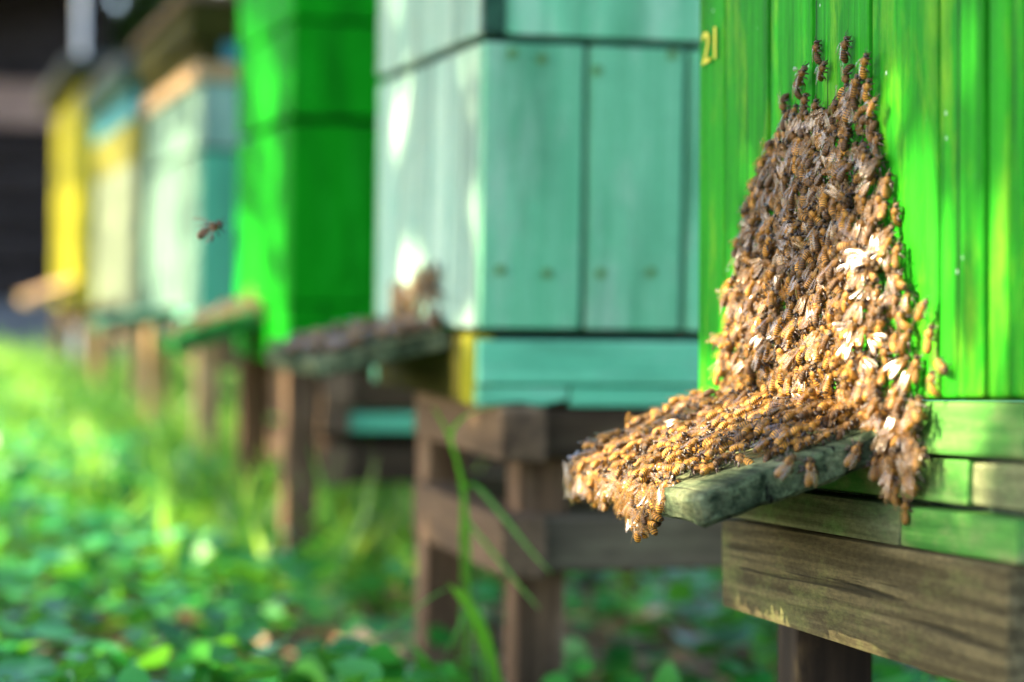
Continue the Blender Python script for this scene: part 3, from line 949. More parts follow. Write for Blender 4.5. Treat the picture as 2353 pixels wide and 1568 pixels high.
# ground cover: soft round leaves on short stalks, thinner on a bare patch by the near stand
n = 38000
P = np.stack([RNG.uniform(-0.75, 2.0, n), 1.15 + 5.8 * RNG.random(n) ** 1.35, np.zeros(n)], 1)
nz = pnoise(P, 2.4)
bare = np.exp(-(((P[:, 0] - 0.16) / 0.20) ** 2 + ((P[:, 1] - 2.15) / 0.42) ** 2))
keep = (nz + RNG.uniform(-0.5, 0.5, n) > -0.42) & (RNG.random(n) > bare * 1.0) & (RNG.random(n) < np.where(P[:, 0] > 0.7, 0.45, 1))
keep &= ~((P[:, 1] > 2.4) & (P[:, 0] > 0.05) & (RNG.random(n) < 0.5))
P, nz = P[keep], nz[keep]
n = len(P)
hgt = np.clip(0.075 + 0.07 * nz + RNG.uniform(-0.05, 0.05, n), 0.012, 0.17)
hgt *= np.clip(1.0 - 0.5 * np.exp(-(((P[:, 0] - 0.16) / 0.35) ** 2 + ((P[:, 1] - 2.1) / 0.6) ** 2)), 0.3, 1)
P[:, 2] = hgt
Y = dirs(n, -0.45, 0.35)
Zh = np.array([0, 0, 1.0]) + 0.45 * RNG.normal(size=(n, 3))
S = RNG.uniform(0.019, 0.040, n)
cov = scatter('ground_cover', LEAF, LEAFT, P, Y, Zh, S, M['cover'], np.clip(RNG.beta(2, 2.2, n), 0, 1), width=RNG.uniform(0.9, 1.35, n))
tag(cov, 'low leafy ground cover spreading in front of the hives', 'ground cover', kind='stuff')

n = 22000
P = np.stack([RNG.uniform(-1.0, 1.2, n), 2.7 + 7.0 * RNG.random(n) ** 1.1, np.zeros(n)], 1)
keep = (pnoise(P, 1.3, 4.0) + RNG.uniform(-0.5, 0.5, n) > -0.35) & ((P[:, 0] < 0.05) | (RNG.random(n) < 0.3))
P = P[keep]; n = len(P)
Y = dirs(n, 0.35, 1.0)
n2 = 1500                                                # longer grass round the feet of the far stands
P2 = np.stack([RNG.normal(0.0, 0.09, n2), RNG.uniform(2.5, 6.6, n2), np.zeros(n2)], 1)
P = np.concatenate([P, P2]); Y = np.concatenate([Y, dirs(n2, 0.7, 1.0)]); GL = np.concatenate([RNG.uniform(0.07, 0.19, n), RNG.uniform(0.10, 0.21, n2)]); n += n2
gr = scatter('grass', GRASS, GRASST, P, Y, dirs(n, -0.4, 0.4), GL, M['grass'], np.clip(RNG.beta(2, 2, n), 0, 1),
             width=RNG.uniform(0.035, 0.07, n))
tag(gr, 'sunny grass growing along the far hives', 'grass', kind='stuff')

n = 2600
P = np.stack([RNG.uniform(-0.3, 1.2, n), RNG.uniform(1.2, 3.0, n), RNG.uniform(0.008, 0.022, n)], 1)
lit = scatter('leaf_litter', LEAF, LEAFT, P, dirs(n, -0.2, 0.2), np.array([0, 0, 1.0]) + 0.35 * RNG.normal(size=(n, 3)), RNG.uniform(0.015, 0.04, n),
              M['litter'], RNG.random(n))
tag(lit, 'dry brown leaf litter on the bare soil by the stands', 'leaf litter', kind='stuff')


# tall grass: arching blades in two tufts
def blades(name, base, specs, label):
    """specs: list of plan-read control points per blade, at one depth each"""
    V, T, pv = [], [], []
    o = Vector(base)
    for pts, wd in specs:
        c = [at_depth(*p) for p in pts]
        n = 26
        q = []
        for i in range(n):                                     # Catmull-Rom through the points
            u = i / (n - 1) * (len(c) - 1)
            k = min(int(u), len(c) - 2); f = u - k
            p0, p1, p2, p3 = c[max(k - 1, 0)], c[k], c[k + 1], c[min(k + 2, len(c) - 1)]
            q.append(0.5 * ((2 * p1) + (p2 - p0) * f + (2 * p0 - 5 * p1 + 4 * p2 - p3) * f * f + (3 * p1 - p0 - 3 * p2 + p3) * f ** 3))
        side = Vector((0.85, -0.5, 0.15)).normalized()
        b0 = len(V)
        for i, p in enumerate(q):
            u = i / (n - 1)
            t = (q[min(i + 1, n - 1)] - q[max(i - 1, 0)]).normalized()
            s = (side - t * side.dot(t)).normalized()
            nn = s.cross(t)
            hw = wd * 0.42 * (0.30 + 0.70 * math.sin(min(u * 1.9, 1.57))) * (1 - max(0, (u - 0.55) / 0.45) ** 1.8) + 0.0002
            for a, k in ((-1, 0.25), (0, -0.25), (1, 0.25)):
                V.append(p + s * hw * a + nn * hw * k - o)
                pv.append(random.uniform(0.2, 0.9) if i == 0 else 0.3 + 0.5 * u)
        for i in range(n - 1):
            for a in (0, 1):
                j = b0 + i * 3 + a
                T += [(j, j + 1, j + 4), (j, j + 4, j + 3)]
    T = np.array(T)
    ob = soup(name, np.array([tuple(v) for v in V]), T.ravel(), np.arange(len(T)) * 3, np.full(len(T), 3), [M['blade']], pv=pv)
    ob.location = o
    return tag(ob, label, 'grass', 'tall grass tufts by the stands')


b1 = at_depth(1075, 1560, 1.75); b1.z = 0.0
blades('grass_tuft', b1, [
    ([(1062, 1620, 1.75), (1078, 1330, 1.72), (1066, 1120, 1.70), (1036, 1010, 1.66), (1060, 962, 1.62), (1105, 942, 1.58), (1160, 932, 1.55)], 0.0034),
    ([(1080, 1620, 1.75), (1072, 1300, 1.73), (1058, 1100, 1.70), (1030, 1000, 1.68), (995, 935, 1.66)], 0.0030),
    ([(1078, 1620, 1.78), (1076, 1350, 1.78), (1062, 1180, 1.74), (1082, 1110, 1.72), (1150, 1180, 1.70), (1215, 1260, 1.68), (1268, 1320, 1.66)], 0.0034),
    ([(1046, 1620, 1.78), (1062, 1350, 1.78), (1062, 1200, 1.74), (1100, 1230, 1.70), (1180, 1330, 1.66), (1240, 1400, 1.64)], 0.0030),
], 'tall grass tuft with long blades leaning across the lit rail end')
b2 = at_depth(1110, 1640, 1.7); b2.z = 0.0
blades('grass_tuft', b2, [
    ([(1160, 1700, 1.7), (1135, 1500, 1.68), (1095, 1400, 1.66), (1045, 1352, 1.64), (985, 1375, 1.62), (900, 1440, 1.6), (820, 1480, 1.6)], 0.0030),
    ([(1120, 1700, 1.7), (1112, 1560, 1.68), (1095, 1450, 1.66), (1072, 1405, 1.64), (1045, 1460, 1.62), (1020, 1510, 1.6)], 0.0032),
    ([(1140, 1700, 1.7), (1125, 1540, 1.68), (1090, 1420, 1.66), (1040, 1360, 1.63)], 0.0030),
    ([(1140, 1720, 1.7), (1150, 1600, 1.66), (1120, 1480, 1.64), (1075, 1390, 1.62), (1030, 1340, 1.6)], 0.0070),
], 'low grass tuft with arching yellow green blades on the bare soil')


# bushes behind the row: real volume of small leaves
def bush(x, y, r, h, nl, label):
    root = empty('bush', Matrix.Translation((x, y, 0)))
    b = MB()
    for k in range(7):
        a = random.uniform(0, 6.28)
        b.tube([(0, 0, -0.05), (math.cos(a) * r * .3, math.sin(a) * r * .3, h * .4), (math.cos(a) * r * .7, math.sin(a) * r * .7, h * .85)], [0.035, 0.025, 0.008], 6)
    b.build('stems', M['bark'], root)
    cl = dirs(40, -0.2, 1.0) * RNG.uniform(0.35, 0.95, (40, 1)) * np.array([r, r, h * 0.55]) + np.array([0, 0, h * 0.45])
    P = cl[RNG.integers(0, 40, nl)] + RNG.normal(size=(nl, 3)) * r * 0.16
    P[:, 2] = np.abs(P[:, 2])
    scatter('foliage', LEAF, LEAFT, P, dirs(nl, -0.8, 0.5), dirs(nl, 0.2, 1), RNG.uniform(0.05, 0.10, nl), M['bush'], RNG.random(nl), parent=root)
    tag(root, label, 'bush', 'bushes behind the hives')


bush(1.3, 12.0, 1.0, 2.6, 5200, 'dim olive bush behind the roof of the white and teal hive')
bush(0.72, 11.9, 0.55, 2.3, 3000, 'narrow olive bush at the corner of the dark log shed')
bush(3.0, 11.0, 1.3, 2.2, 5200, 'wide dark bush behind the deep green hive')
bush(5.0, 9.5, 1.4, 2.2, 4500, 'dark bush behind the pale mint hive')
bush(3.2, 4.6, 0.9, 1.2, 3500, 'low dark bush beyond the stand of the pale mint hive')

# ------------------------------------------------------------------ bees
def make_bee(k, spread=0.25, curl=0.2, fuzz=150, legs=True):
    """one bee, metres; +y head, +z back, feet at z = -2.6 mm. returns body arrays and two wing arrays"""
    rg = np.random.default_rng(100 + k)
    ab = []
    for i in range(17):
        t = i / 16
        y = -8.6 + 6.9 * t
        r = 1.95 * (max(0.0, math.sin(math.pi * (0.03 + 0.93 * t ** 0.8))) ** 0.62)
        r *= 1 + 0.045 * (((t * 6.0) % 1.0) - 0.5)
        ab.append((y, max(r, 0.12), max(r, 0.12) * 0.94))
    rings = ab + [(-1.5, 0.85, 0.85), (-1.2, 1.35, 1.3), (-0.6, 1.75, 1.7), (0.1, 1.9, 1.9), (0.9, 1.8, 1.75), (1.5, 1.4, 1.4), (2.0, 1.0, 1.0),
                  (2.3, 0.75, 0.75), (2.5, 1.2, 1.1), (2.85, 1.75, 1.5), (3.3, 1.85, 1.6), (3.75, 1.5, 1.35), (4.1, 0.95, 0.9), (4.35, 0.3, 0.3)]
    S = 14
    V, uv, F, mi = [], [], [], []
    for (y, rx, rz) in rings:
        for s in range(S):
            a = 2 * math.pi * s / S
            z = rz * math.sin(a)
            if y > 2.3: z = z - (y - 2.3) * 0.45
            V.append([rx * math.cos(a), y, z]); uv.append((s / S * 3.0, (y + 8.6) / 13.0))
    nb = len(rings)
    for i in range(nb - 1):
        for s in range(S):
            F.append((i * S + s, i * S + (s + 1) % S, (i + 1) * S + (s + 1) % S, (i + 1) * S + s)); mi.append(0)
    F.append(tuple(range(S))[::-1]); mi.append(0)
    F.append(tuple((nb - 1) * S + s for s in range(S))); mi.append(0)
    V = [list(v) for v in V]
    for v in V[:17 * S]:                                   # bend the abdomen down
        if v[1] < -1.7:
            d = -1.7 - v[1]
            a = curl * d / 6.9
            v[1], v[2] = -1.7 - (d * math.cos(a) - v[2] * math.sin(-a) * 0.0) + v[2] * -math.sin(a), v[2] * math.cos(a) - d * math.sin(a) - 0.15 * d / 7

    def tube(pts, rad, m, n=5):
        rr = []
        for i, p in enumerate(pts):
            d = Vector(pts[min(i + 1, len(pts) - 1)]) - Vector(pts[max(i - 1, 0)])
            d.normalize(); a = d.orthogonal().normalized(); b = d.cross(a)
            b0 = len(V)
            for s in range(n):
                q = Vector(p) + (a * math.cos(6.283 * s / n) + b * math.sin(6.283 * s / n)) * rad[i]
                V.append(list(q)); uv.append((0.5, 0.9))
            rr.append(b0)
        for p, q in zip(rr, rr[1:]):
            o = min(range(n), key=lambda k: (Vector(V[p]) - Vector(V[q + k])).length)
            for s in range(n):
                F.append((p + s, p + (s + 1) % n, q + (s + 1 + o) % n, q + (s + o) % n)); mi.append(m)

    def ball(c, rx, ry, rz, m, nu=7, nv=5):
        b0 = len(V)
        for j in range(nv + 1):
            ph = math.pi * j / nv
            for i in range(nu):
                th = 6.283 * i / nu
                V.append([c[0] + rx * math.sin(ph) * math.cos(th), c[1] + ry * math.sin(ph) * math.sin(th), c[2] + rz * math.cos(ph)]); uv.append((0.5, 0.95))
        for j in range(nv):
            for i in range(nu):
                F.append((b0 + j * nu + i, b0 + (j + 1) * nu + i, b0 + (j + 1) * nu + (i + 1) % nu, b0 + j * nu + (i + 1) % nu)); mi.append(m)
    for sx in (-1, 1):
        ball((sx * 1.38, 3.15, -0.25), 0.62, 0.8, 1.05, 2)
        j = lambda q: rg.uniform(-q, q)
        tube([(sx * 0.35, 4.1, -0.3), (sx * 0.8 + j(.2), 5.0, 0.35 + j(.3)), (sx * 1.5 + j(.4), 6.4 + j(.4), -0.2 + j(.5))], [0.16, 0.14, 0.15], 1, 4)
        if legs:
            for (y, yo, ln, th) in ((1.3, 1.9, 0.9, 1.0), (0.3, 0.1, 1.05, 1.0), (-0.6, -2.4, 1.25, 1.5)):
                kx, ky = 2.9 * ln + j(.5), y + yo * 0.55 + j(.6)
                fx, fy = 3.6 * ln + j(.7), y + yo + j(.8)
                tube([(sx * 1.0, y, -1.2), (sx * kx, ky, -0.55 + j(.5)), (sx * (kx + fx) / 2, (ky + fy) / 2, -1.75), (sx * fx, fy, -2.6), (sx * (fx + .5), fy + yo * 0.35, -2.6)],
                     [0.40, 0.38 * th, 0.42 * th, 0.22, 0.14], 1, 5)
    # short fur on thorax, face and the abdomen's front
    for i in range(fuzz):
        if i < fuzz * 0.62:
            d = Vector(rg.normal(size=3)).normalized(); c = Vector((0, 0.1, 0)); R = (1.85, 1.9, 1.85); ln = rg.uniform(0.5, 1.0)
        elif i < fuzz * 0.72:
            d = Vector((rg.normal(), abs(rg.normal()) + .3, rg.normal())).normalized(); c = Vector((0, 3.0, -0.4)); R = (1.5, 1.2, 1.4); ln = rg.uniform(0.3, 0.6)
        else:
            d = Vector((rg.normal(), rg.uniform(-.9, .7), rg.normal())).normalized(); c = Vector((0, -3.6, -0.15 - curl * 0.4)); R = (1.9, 2.9, 1.8); ln = rg.uniform(0.35, 0.6)
        p = c + Vector((d.x * R[0], d.y * R[1], d.z * R[2]))
        dd = (d + Vector((0, -0.5, 0))).normalized()
        s = dd.orthogonal().normalized(); s.rotate(Matrix.Rotation(rg.uniform(0, 6.28), 3, dd))
        b0 = len(V)
        for q in (p - s * 0.14, p + s * 0.14, p + dd * ln):
            V.append(list(q)); uv.append((0.5, 0.6))
        F.append((b0, b0 + 1, b0 + 2)); mi.append(3)
    body = (np.array(V) * 0.001, F, np.array(uv), np.array(mi))
    wings = []
    fore = [(0, 0, .1), (1.5, -.55, .6), (3.5, -.7, 1.25), (5.5, -.65, 1.85), (7.5, -.3, 2.1), (8.7, .4, 1.9), (9.2, 1.1, 1.35)]
    hind = [(0, 0, .1), (1.2, .2, 1.1), (2.8, .3, 2.0), (4.4, .5, 2.2), (5.6, .9, 1.8), (6.2, 1.2, 1.35)]
    for sx in (-1, 1):
        WV, WF, WU = [], [], []
        for prof, an, z0, y0 in ((fore, spread, 1.75, 0.6), (hind, spread * 0.75 - 0.10, 1.45, -0.3)):
            b0 = len(WV)
            for (l, e0, e1) in prof:
                for f in (0, 0.5, 1):
                    e = e0 + (e1 - e0) * f
                    # span runs back and outwards; e runs from the leading (outer) edge inwards
                    x = l * math.sin(an) - e * math.cos(an)
                    y = -l * math.cos(an) - e * math.sin(an)
                    z = 0.035 * l * (1 if an < .6 else 2.2) + 0.22 * math.sin(f * 3.14) - 0.02 * l * l * curl * 0.6
                    WV.append((sx * (1.25 + x), y0 + y, z0 + z)); WU.append((l / 4.0, e / 2.5))
            for i in range(len(prof) - 1):
                for f in (0, 1):
                    q = b0 + i * 3 + f
                    WF.append((q, q + 1, q + 4, q + 3))
        wings.append((np.array(WV) * 0.001, WF, np.array(WU)))
    return body, wings


def pack(V, F, uv_v):
    LI = np.concatenate([np.array(f) for f in F]); LT = np.array([len(f) for f in F]); LS = np.concatenate([[0], np.cumsum(LT)[:-1]])
    return V, LI, LS, LT, uv_v[LI]


VAR = [(0.22, 0.35), (0.30, 0.1), (0.16, 0.55), (0.55, 0.25), (0.26, 0.7), (0.9, 0.3), (0.20, 0.0), (0.38, 0.45)]
BODY, WINGS, PROTO = [], [], []
for k, (spd, crl) in enumerate(VAR):
    bd, wg = make_bee(k, spd, crl)
    BODY.append(pack(bd[0], bd[1], bd[2]) + (bd[3],))
    WINGS.append([pack(*x) for x in wg])


def bee_mesh(k, pv, name):
    V, LI, LS, LT, uv, mi = BODY[k]
    o = soup(name, V, LI, LS, LT, BEE_MATS, pv=np.full(len(V), pv), uv=uv, mi=mi)
    for wv in WINGS[k]:
        soup('wing', wv[0], wv[1], wv[2], wv[3], [WING_MAT], uv=wv[4], parent=o)
    return o


PVS = (0.0, 0.45, 0.95)
protos = {}
bees = []              # dict(mat, var, pv, zone, fixed)


def add_bee(P, Yd, Zd, zone, var=None, pv=None, sc=None, label=None):
    Yd = Vector(Yd).normalized(); Zd = Vector(Zd)
    X = Yd.cross(Zd).normalized(); Z = X.cross(Yd)
    s = sc or random.uniform(0.86, 1.0)
    m = frame(Vector(P), X * s, Yd * s, Z * s)
    bees.append(dict(m=m, var=random.randrange(len(VAR)) if var is None else var, pv=random.choice({'top': (0, 0, 0, 1, 2), 'mid': (0, 0, 1, 1, 2), 'far': (0, 0, 1), 'low': (0, 1, 2, 2, 2), 'board': (0, 1, 2, 2, 2, 2)}.get(zone, (0, 1, 1, 2, 2))) if pv is None else pv, zone=zone, label=label))  # zone weights put shade and sunlight into the bees' tints


def inside(poly, x, y):
    c = False
    j = len(poly) - 1
    for i in range(len(poly)):
        (xi, yi), (xj, yj) = poly[i], poly[j]
        if (yi > y) != (yj > y) and x < (xj - xi) * (y - yi) / (yj - yi) + xi: c = not c
        j = i
    return c


def edge_dist(poly, x, y):
    p = Vector((x, y)); best = 9
    for a, b in zip(poly, poly[1:] + poly[:1]):
        a, b = Vector(a), Vector(b); d = b - a
        t = max(0, min(1, (p - a).dot(d) / d.length_squared))
        best = min(best, (p - a - d * t).length)
    return best


def poisson(poly, r, n=30000, seed=1, ky=1.0):
    if ky != 1.0:                                      # wider spacing along the second axis
        return [(x, y * ky) for x, y in poisson([(p[0], p[1] / ky) for p in poly], r, n, seed)]
    rg = random.Random(seed)
    xs = [p[0] for p in poly]; ys = [p[1] for p in poly]
    cell, grid, out = r, {}, []
    for _ in range(n):
        x, y = rg.uniform(min(xs), max(xs)), rg.uniform(min(ys), max(ys))
        if not inside(poly, x, y): continue
        i, j = int(x / cell), int(y / cell)
        if any((x - q[0]) ** 2 + (y - q[1]) ** 2 < r * r for a in (-1, 0, 1) for c in (-1, 0, 1) for q in grid.get((i + a, j + c), ())): continue
        grid.setdefault((i, j), []).append((x, y)); out.append((x, y))
    return out


def L1(y, z, n=0.0):
    return M1 @ Vector((-n, y, z))


# the cluster on the wall, in wall metres
OUTL = [(1690, 935), (1702, 800), (1712, 650), (1732, 520), (1756, 400), (1806, 310), (1836, 250), (1868, 275), (1905, 258), (1950, 225), (1985, 190),
        (2012, 260), (2050, 370), (2076, 480), (2100, 590), (2116, 690), (2112, 760), (2122, 840), (2140, 950), (2128, 1000), (2050, 1010), (1850, 980)]
poly = [h1(*p) for p in OUTL]
zs = [p[1] for p in poly]; zmin, zmax = min(zs), max(zs)


def mound(y, z):
    e = edge_dist(poly, y, z)
    t = min(1.0, max(0.0, (z - zmin) / (zmax - zmin)))
    hm = 0.015 * (1 - t) ** 1.2 + 0.003
    return hm * min(1.0, e / 0.030) ** 0.7


def wall_bee(y, z, dn, zone, spreadang=0.55, var=None):
    e = 0.004
    hh = mound(y, z)
    gy = (mound(y + e, z) - mound(y - e, z)) / (2 * e); gz = (mound(y, z + e) - mound(y, z - e)) / (2 * e)
    nl = Vector((-1, -gy * 0.8, -gz * 0.8)).normalized()
    a = random.gauss(0.0, spreadang)
    if random.random() < 0.10: a += math.pi
    yd = Vector((0, math.sin(a), math.cos(a)))
    yd = (yd - nl * yd.dot(nl)).normalized()
    p = random.gauss(0.12, 0.30)                       # head in, tail out
    yd2 = (yd * math.cos(p) - nl * math.sin(p))
    nz2 = (nl * math.cos(p) + yd * math.sin(p))
    nz2 = nz2 + yd2.cross(nz2) * random.gauss(0, 0.35)
    c = Vector((-(hh + 0.0028 + dn + abs(math.sin(p)) * 0.003), y, z))
    add_bee(M1 @ c, M1.to_3x3() @ yd2, M1.to_3x3() @ nz2, zone, var=var)


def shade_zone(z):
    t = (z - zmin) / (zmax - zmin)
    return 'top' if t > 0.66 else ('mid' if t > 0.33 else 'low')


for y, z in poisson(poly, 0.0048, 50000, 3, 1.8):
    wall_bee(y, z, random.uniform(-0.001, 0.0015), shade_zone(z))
for y, z in poisson(poly, 0.0068, 20000, 4, 1.5):
    if mound(y, z) > 0.007: wall_bee(y, z, -0.0075, shade_zone(z), 1.2)
for y, z in poisson(poly, 0.0105, 20000, 5, 1.6):
    if mound(y, z) > 0.006 and random.random() < 0.7: wall_bee(y, z, 0.0038, shade_zone(z), 1.0)

# the landing board
R1 = M1 @ h1d['R']
R13 = R1.to_3x3()
Lb, yn, yf = h1d['L'], h1d['yn'], h1d['yf']
bpoly = [(-0.004, yf - 0.004), (-Lb - 0.001, yf - 0.002), (-Lb - 0.003, (yn + yf) / 2), (-Lb - 0.003, yn + 0.074), (-Lb + 0.022, yn + 0.048), (-0.03, yn + 0.016), (-0.002, yn + 0.004)]


def bmound(x, y):
    e = edge_dist(bpoly, x, y)
    k = max(0, 1 + x / 0.045) if x > -0.045 else 0
    far = (y - yn) / (yf - yn)
    return (0.005 + 0.004 * far + 0.010 * k) * min(1, e / 0.016)


def board_bee(x, y, dn, zone='board'):
    hh = bmound(x, y)
    a = random.uniform(0, 6.283) if random.random() < 0.55 else random.gauss(-1.57, 0.6)
    yd = Vector((-math.sin(a), math.cos(a), 0))
    p = random.gauss(0.0, 0.22)
    yd2 = yd * math.cos(p) + Vector((0, 0, 1)) * math.sin(p)
    add_bee(R1 @ Vector((x, y, hh + 0.0027 + dn)), R13 @ yd2, R13 @ Vector((random.gauss(0, .3), random.gauss(0, .3), 1)), zone)


for x, y in poisson(bpoly, 0.0076, 30000, 6): board_bee(x, y, random.uniform(-0.0005, 0.0015))
for x, y in poisson(bpoly, 0.0095, 20000, 7): board_bee(x, y, 0.0042) if random.random() < 0.7 else None
for x, y in poisson(bpoly, 0.0095, 20000, 8):
    if bmound(x, y) > 0.007: board_bee(x, y, -0.0045)

# the beard hanging from the lip: along the front edge, over it and below it
cy = yn + 0.112                                            # where it hangs deepest
ylo, yhi = yn + 0.068, yf + 0.002
for i in range(330):
    y = random.uniform(ylo, yhi)
    f = (y - ylo) / (yhi - ylo)
    drop = 0.009 + 0.013 * math.exp(-((y - cy) / 0.030) ** 2) + 0.003 * math.sin(y * 90)
    if f < 0.1: drop *= 0.5
    q = random.random() ** 0.8
    d = q * drop
    out = random.uniform(0.0015, 0.0050) * (1 - 0.35 * q)
    p = R1 @ Vector((-Lb - out, y, 0.002)) - Vector((0, 0, d))
    a = random.gauss(0, 0.8) + (math.pi if random.random() < 0.3 else 0)
    fw = (M1.to_3x3() @ Vector((-1, 0, 0)))
    al = V1
    yd = EZ * math.cos(a) + al * math.sin(a) + fw * random.gauss(0, 0.3)
    nrm = fw - EZ * 0.35 * q + al * random.gauss(0, 0.5)
    add_bee(p, yd, nrm, 'beard')

# column of bees spilling down past the near end of the board
SPILL = [(2030, 965), (2150, 935), (2150, 1030), (2128, 1110), (2092, 1130), (2062, 1060)]
spoly = [h1(*p) for p in SPILL]
for y, z in poisson(spoly, 0.0052, 8000, 12, 1.7) + poisson(spoly, 0.0075, 8000, 13, 1.6):
    n = random.uniform(0.003, 0.010)
    a = random.gauss(0, 0.5)
    add_bee(L1(y, z, n), W1 * math.cos(a) + V1 * math.sin(a) + N1 * random.gauss(-0.1, .25), N1 - V1 * 0.5 + W1 * random.gauss(0, .25), 'spill')

# single bees that stand apart: (px, py, heading in the picture deg from up clockwise, label, variant)
def lone(px, py, ang, label, var, n=0.0032, side=0.0, pv=None):
    p = on_plane(px, py, P1 + N1 * n, N1)
    # picture right on the wall is towards the near side (-y)
    a = math.radians(ang)
    yd = W1 * math.cos(a) - V1 * math.sin(a) - N1 * 0.05
    add_bee(p, yd, N1 + V1 * side, 'lone', var=var, label=label, pv=pv)


LT_ = ' above the cluster'
lone(1875, 112, -8, 'dark bee walking straight up' + LT_ + ', left of the two topmost', 0, 0.0035, 0.3, 0)
lone(1941, 104, 25, 'dark bee with half open wings' + LT_ + ', right of the topmost two', 5, 0.0045, 0.2, 0)
lone(1986, 142, 30, 'golden bee with one raised wing at the upper right tip of the cluster', 5, 0.006, 0.2, 2)
lone(1842, 168, 55, 'dark bee facing right with spread pale wings left of the topmost bees', 5, 0.006, 0.2, 0)
lone(1889, 157, 45, 'dark bee climbing to the right just below the topmost bees', 3, 0.0045, 0.2, 0)
lone(1830, 196, 0, 'dark bee hanging below the one with spread pale wings', 2, 0.0035, 0.2, 0)
lone(1943, 182, 178, 'striped bee facing down below the two topmost bees', 4, 0.0045, 0.1, 0)
lone(1799, 246, 168, 'curled bee facing down alone at the left of the upper cluster', 4, 0.0035, 0.1, 0)
lone(1848, 232, 10, None, 0, 0.005, 0.2, 0)
lone(1872, 245, 12, None, 2, 0.006, 0.2, 0)
lone(1966, 190, 25, None, 6, 0.006, 0.2, 1)
lone(1992, 200, 28, None, 0, 0.006, 0.2, 2)
lone(2005, 240, 55, None, 3, 0.007, 0.2, 2)
lone(2120, 706, 50, 'golden bee with raised front end off the right edge of the cluster', 1, 0.006, 0.3, 2)
lone(2136, 768, 10, 'lone amber bee on the lit green board right of the cluster middle', 6, 0.0035, 0.2, 2)
lone(2105, 838, -5, 'slim upright bee just right of the lower cluster', 6, 0.004, 0.2, 1)
lone(2140, 872, -8, 'plump amber bee lower right of the cluster, under one with raised wings', 2, 0.0045, 0.2, 2)
lone(2164, 846, 110, 'bee with raised pale wings farthest right of the cluster', 5, 0.005, 0.1, 2)
# on the board's near side face and below it
for px, py, ang, lab, n, var in ((1812, 1062, 40, 'golden bee clinging to the cracked landing board side, leftmost of three', 0.052, 6),
                                 (1861, 1074, 0, 'amber bee hanging head up on the cracked landing board side, middle of three', 0.042, 0),
                                 (1966, 1036, 30, 'dark amber bee on the side of the landing board nearest the wall', 0.020, 2),
                                 (2012, 1062, 5, None, 0.012, 6), (2032, 1080, 0, None, 0.010, 0), (2080, 1165, 3, 'lowest bee hanging head up on the pale green base board', 0.004, 6)):
    p = on_plane(px, py, P1 + N1 * n, N1) if False else None
    # the side face is the plane y = yn of the board
    q = M1 @ Vector((0, yn - 0.0028, 0)) if py < 1150 else P1 + N1 * n
    nn = -V1 if py < 1150 else N1
    p = on_plane(px, py, q, nn)
    a = math.radians(ang)
    if py < 1150:
        yd = W1 * math.cos(a) - N1 * math.sin(a)
    else:
        yd = W1
    add_bee(p, yd, nn + W1 * 0.1, 'lone', var=var, label=lab, pv=1)

# the flying bee; its darkest tint stands in for shade
pf = at_depth(490, 522, 1.27)
add_bee(pf, RT * 0.88 + UP * 0.46 + FW * 0.1, -RT * 0.25 + UP * 0.40 - FW * 0.85, 'lone', var=5, label='single bee in flight in front of the white and teal hive', pv=0, sc=1.2)

# bees on the boards of hives 2 and 3 (blurred): always part of the mass
def board_mass(Mh, Rr, L, ya, yb, n, seed, hm=0.004):
    rg = random.Random(seed)
    Q = Mh @ Rr
    for _ in range(n):
        x, y = -rg.uniform(0.004, L - 0.002), rg.uniform(ya + 0.004, yb - 0.004)
        a = rg.uniform(0, 6.283)
        add_bee(Q @ Vector((x, y, 0.003 + rg.uniform(0, hm))), Q.to_3x3() @ Vector((math.cos(a), math.sin(a), rg.gauss(0, .2))), Q.to_3x3() @ Vector((0, 0, 1)), 'far')


def wall_mass(pts, n, seed, x=0.0):
    rg = random.Random(seed)
    k = 0
    while k < n:
        xs = [p[0] for p in pts]; ys = [p[1] for p in pts]
        px, py = rg.uniform(min(xs), max(xs)), rg.uniform(min(ys), max(ys))
        if not inside(pts, px, py): continue
        p = front(px, py, x - 0.003 - rg.uniform(0, 0.006))
        a = rg.gauss(0, .6)
        add_bee(p, (0, math.sin(a), math.cos(a)), (-1, rg.gauss(0, .3), 0), 'far'); k += 1


board_mass(M2, R2, L2, y2n, y2f, 210, 5)
wall_mass([(898, 730), (900, 640), (940, 660), (962, 615), (1002, 605), (1008, 740)], 70, 9, -0.003)
board_mass(M3, R3, L3, y3n, y3f, 110, 6)
wall_mass([(545, 712), (575, 655), (604, 705), (604, 720)], 40, 10, 0.0)

# which bees show largest: splat discs into a small depth buffer, nearest first
order = []
GW, GH_ = 1024, 682
dep = np.full((GH_, GW), 1e9); idb = np.full((GH_, GW), -1, int)
fp = LENS / 36 * GW
for i, be in enumerate(bees):
    for yy in (-0.0075, -0.005, -0.0025, 0.0, 0.003):
        p = be['m'] @ Vector((0, yy, 0))
        d = p - CAM
        zc = d.dot(FW)
        x = GW / 2 + fp * d.dot(RT) / zc; y = GH_ / 2 - fp * d.dot(UP) / zc
        r = 0.0022 * fp / zc
        x0, x1, y0, y1 = int(x - r), int(x + r) + 1, int(y - r), int(y + r) + 1
        if x0 < 0 or y0 < 0 or x1 >= GW or y1 >= GH_: continue
        s = (slice(y0, y1 + 1), slice(x0, x1 + 1))
        mk = dep[s] > zc
        dep[s][mk] = zc; idb[s][mk] = i
cnt = np.bincount(idb[idb >= 0].ravel(), minlength=len(bees)).astype(float)
for i, be in enumerate(bees):
    if be['zone'] == 'lone': cnt[i] += 1000
    if be['zone'] == 'far': cnt[i] = -1
rank = np.argsort(-cnt)
chosen = set(rank[:300].tolist())
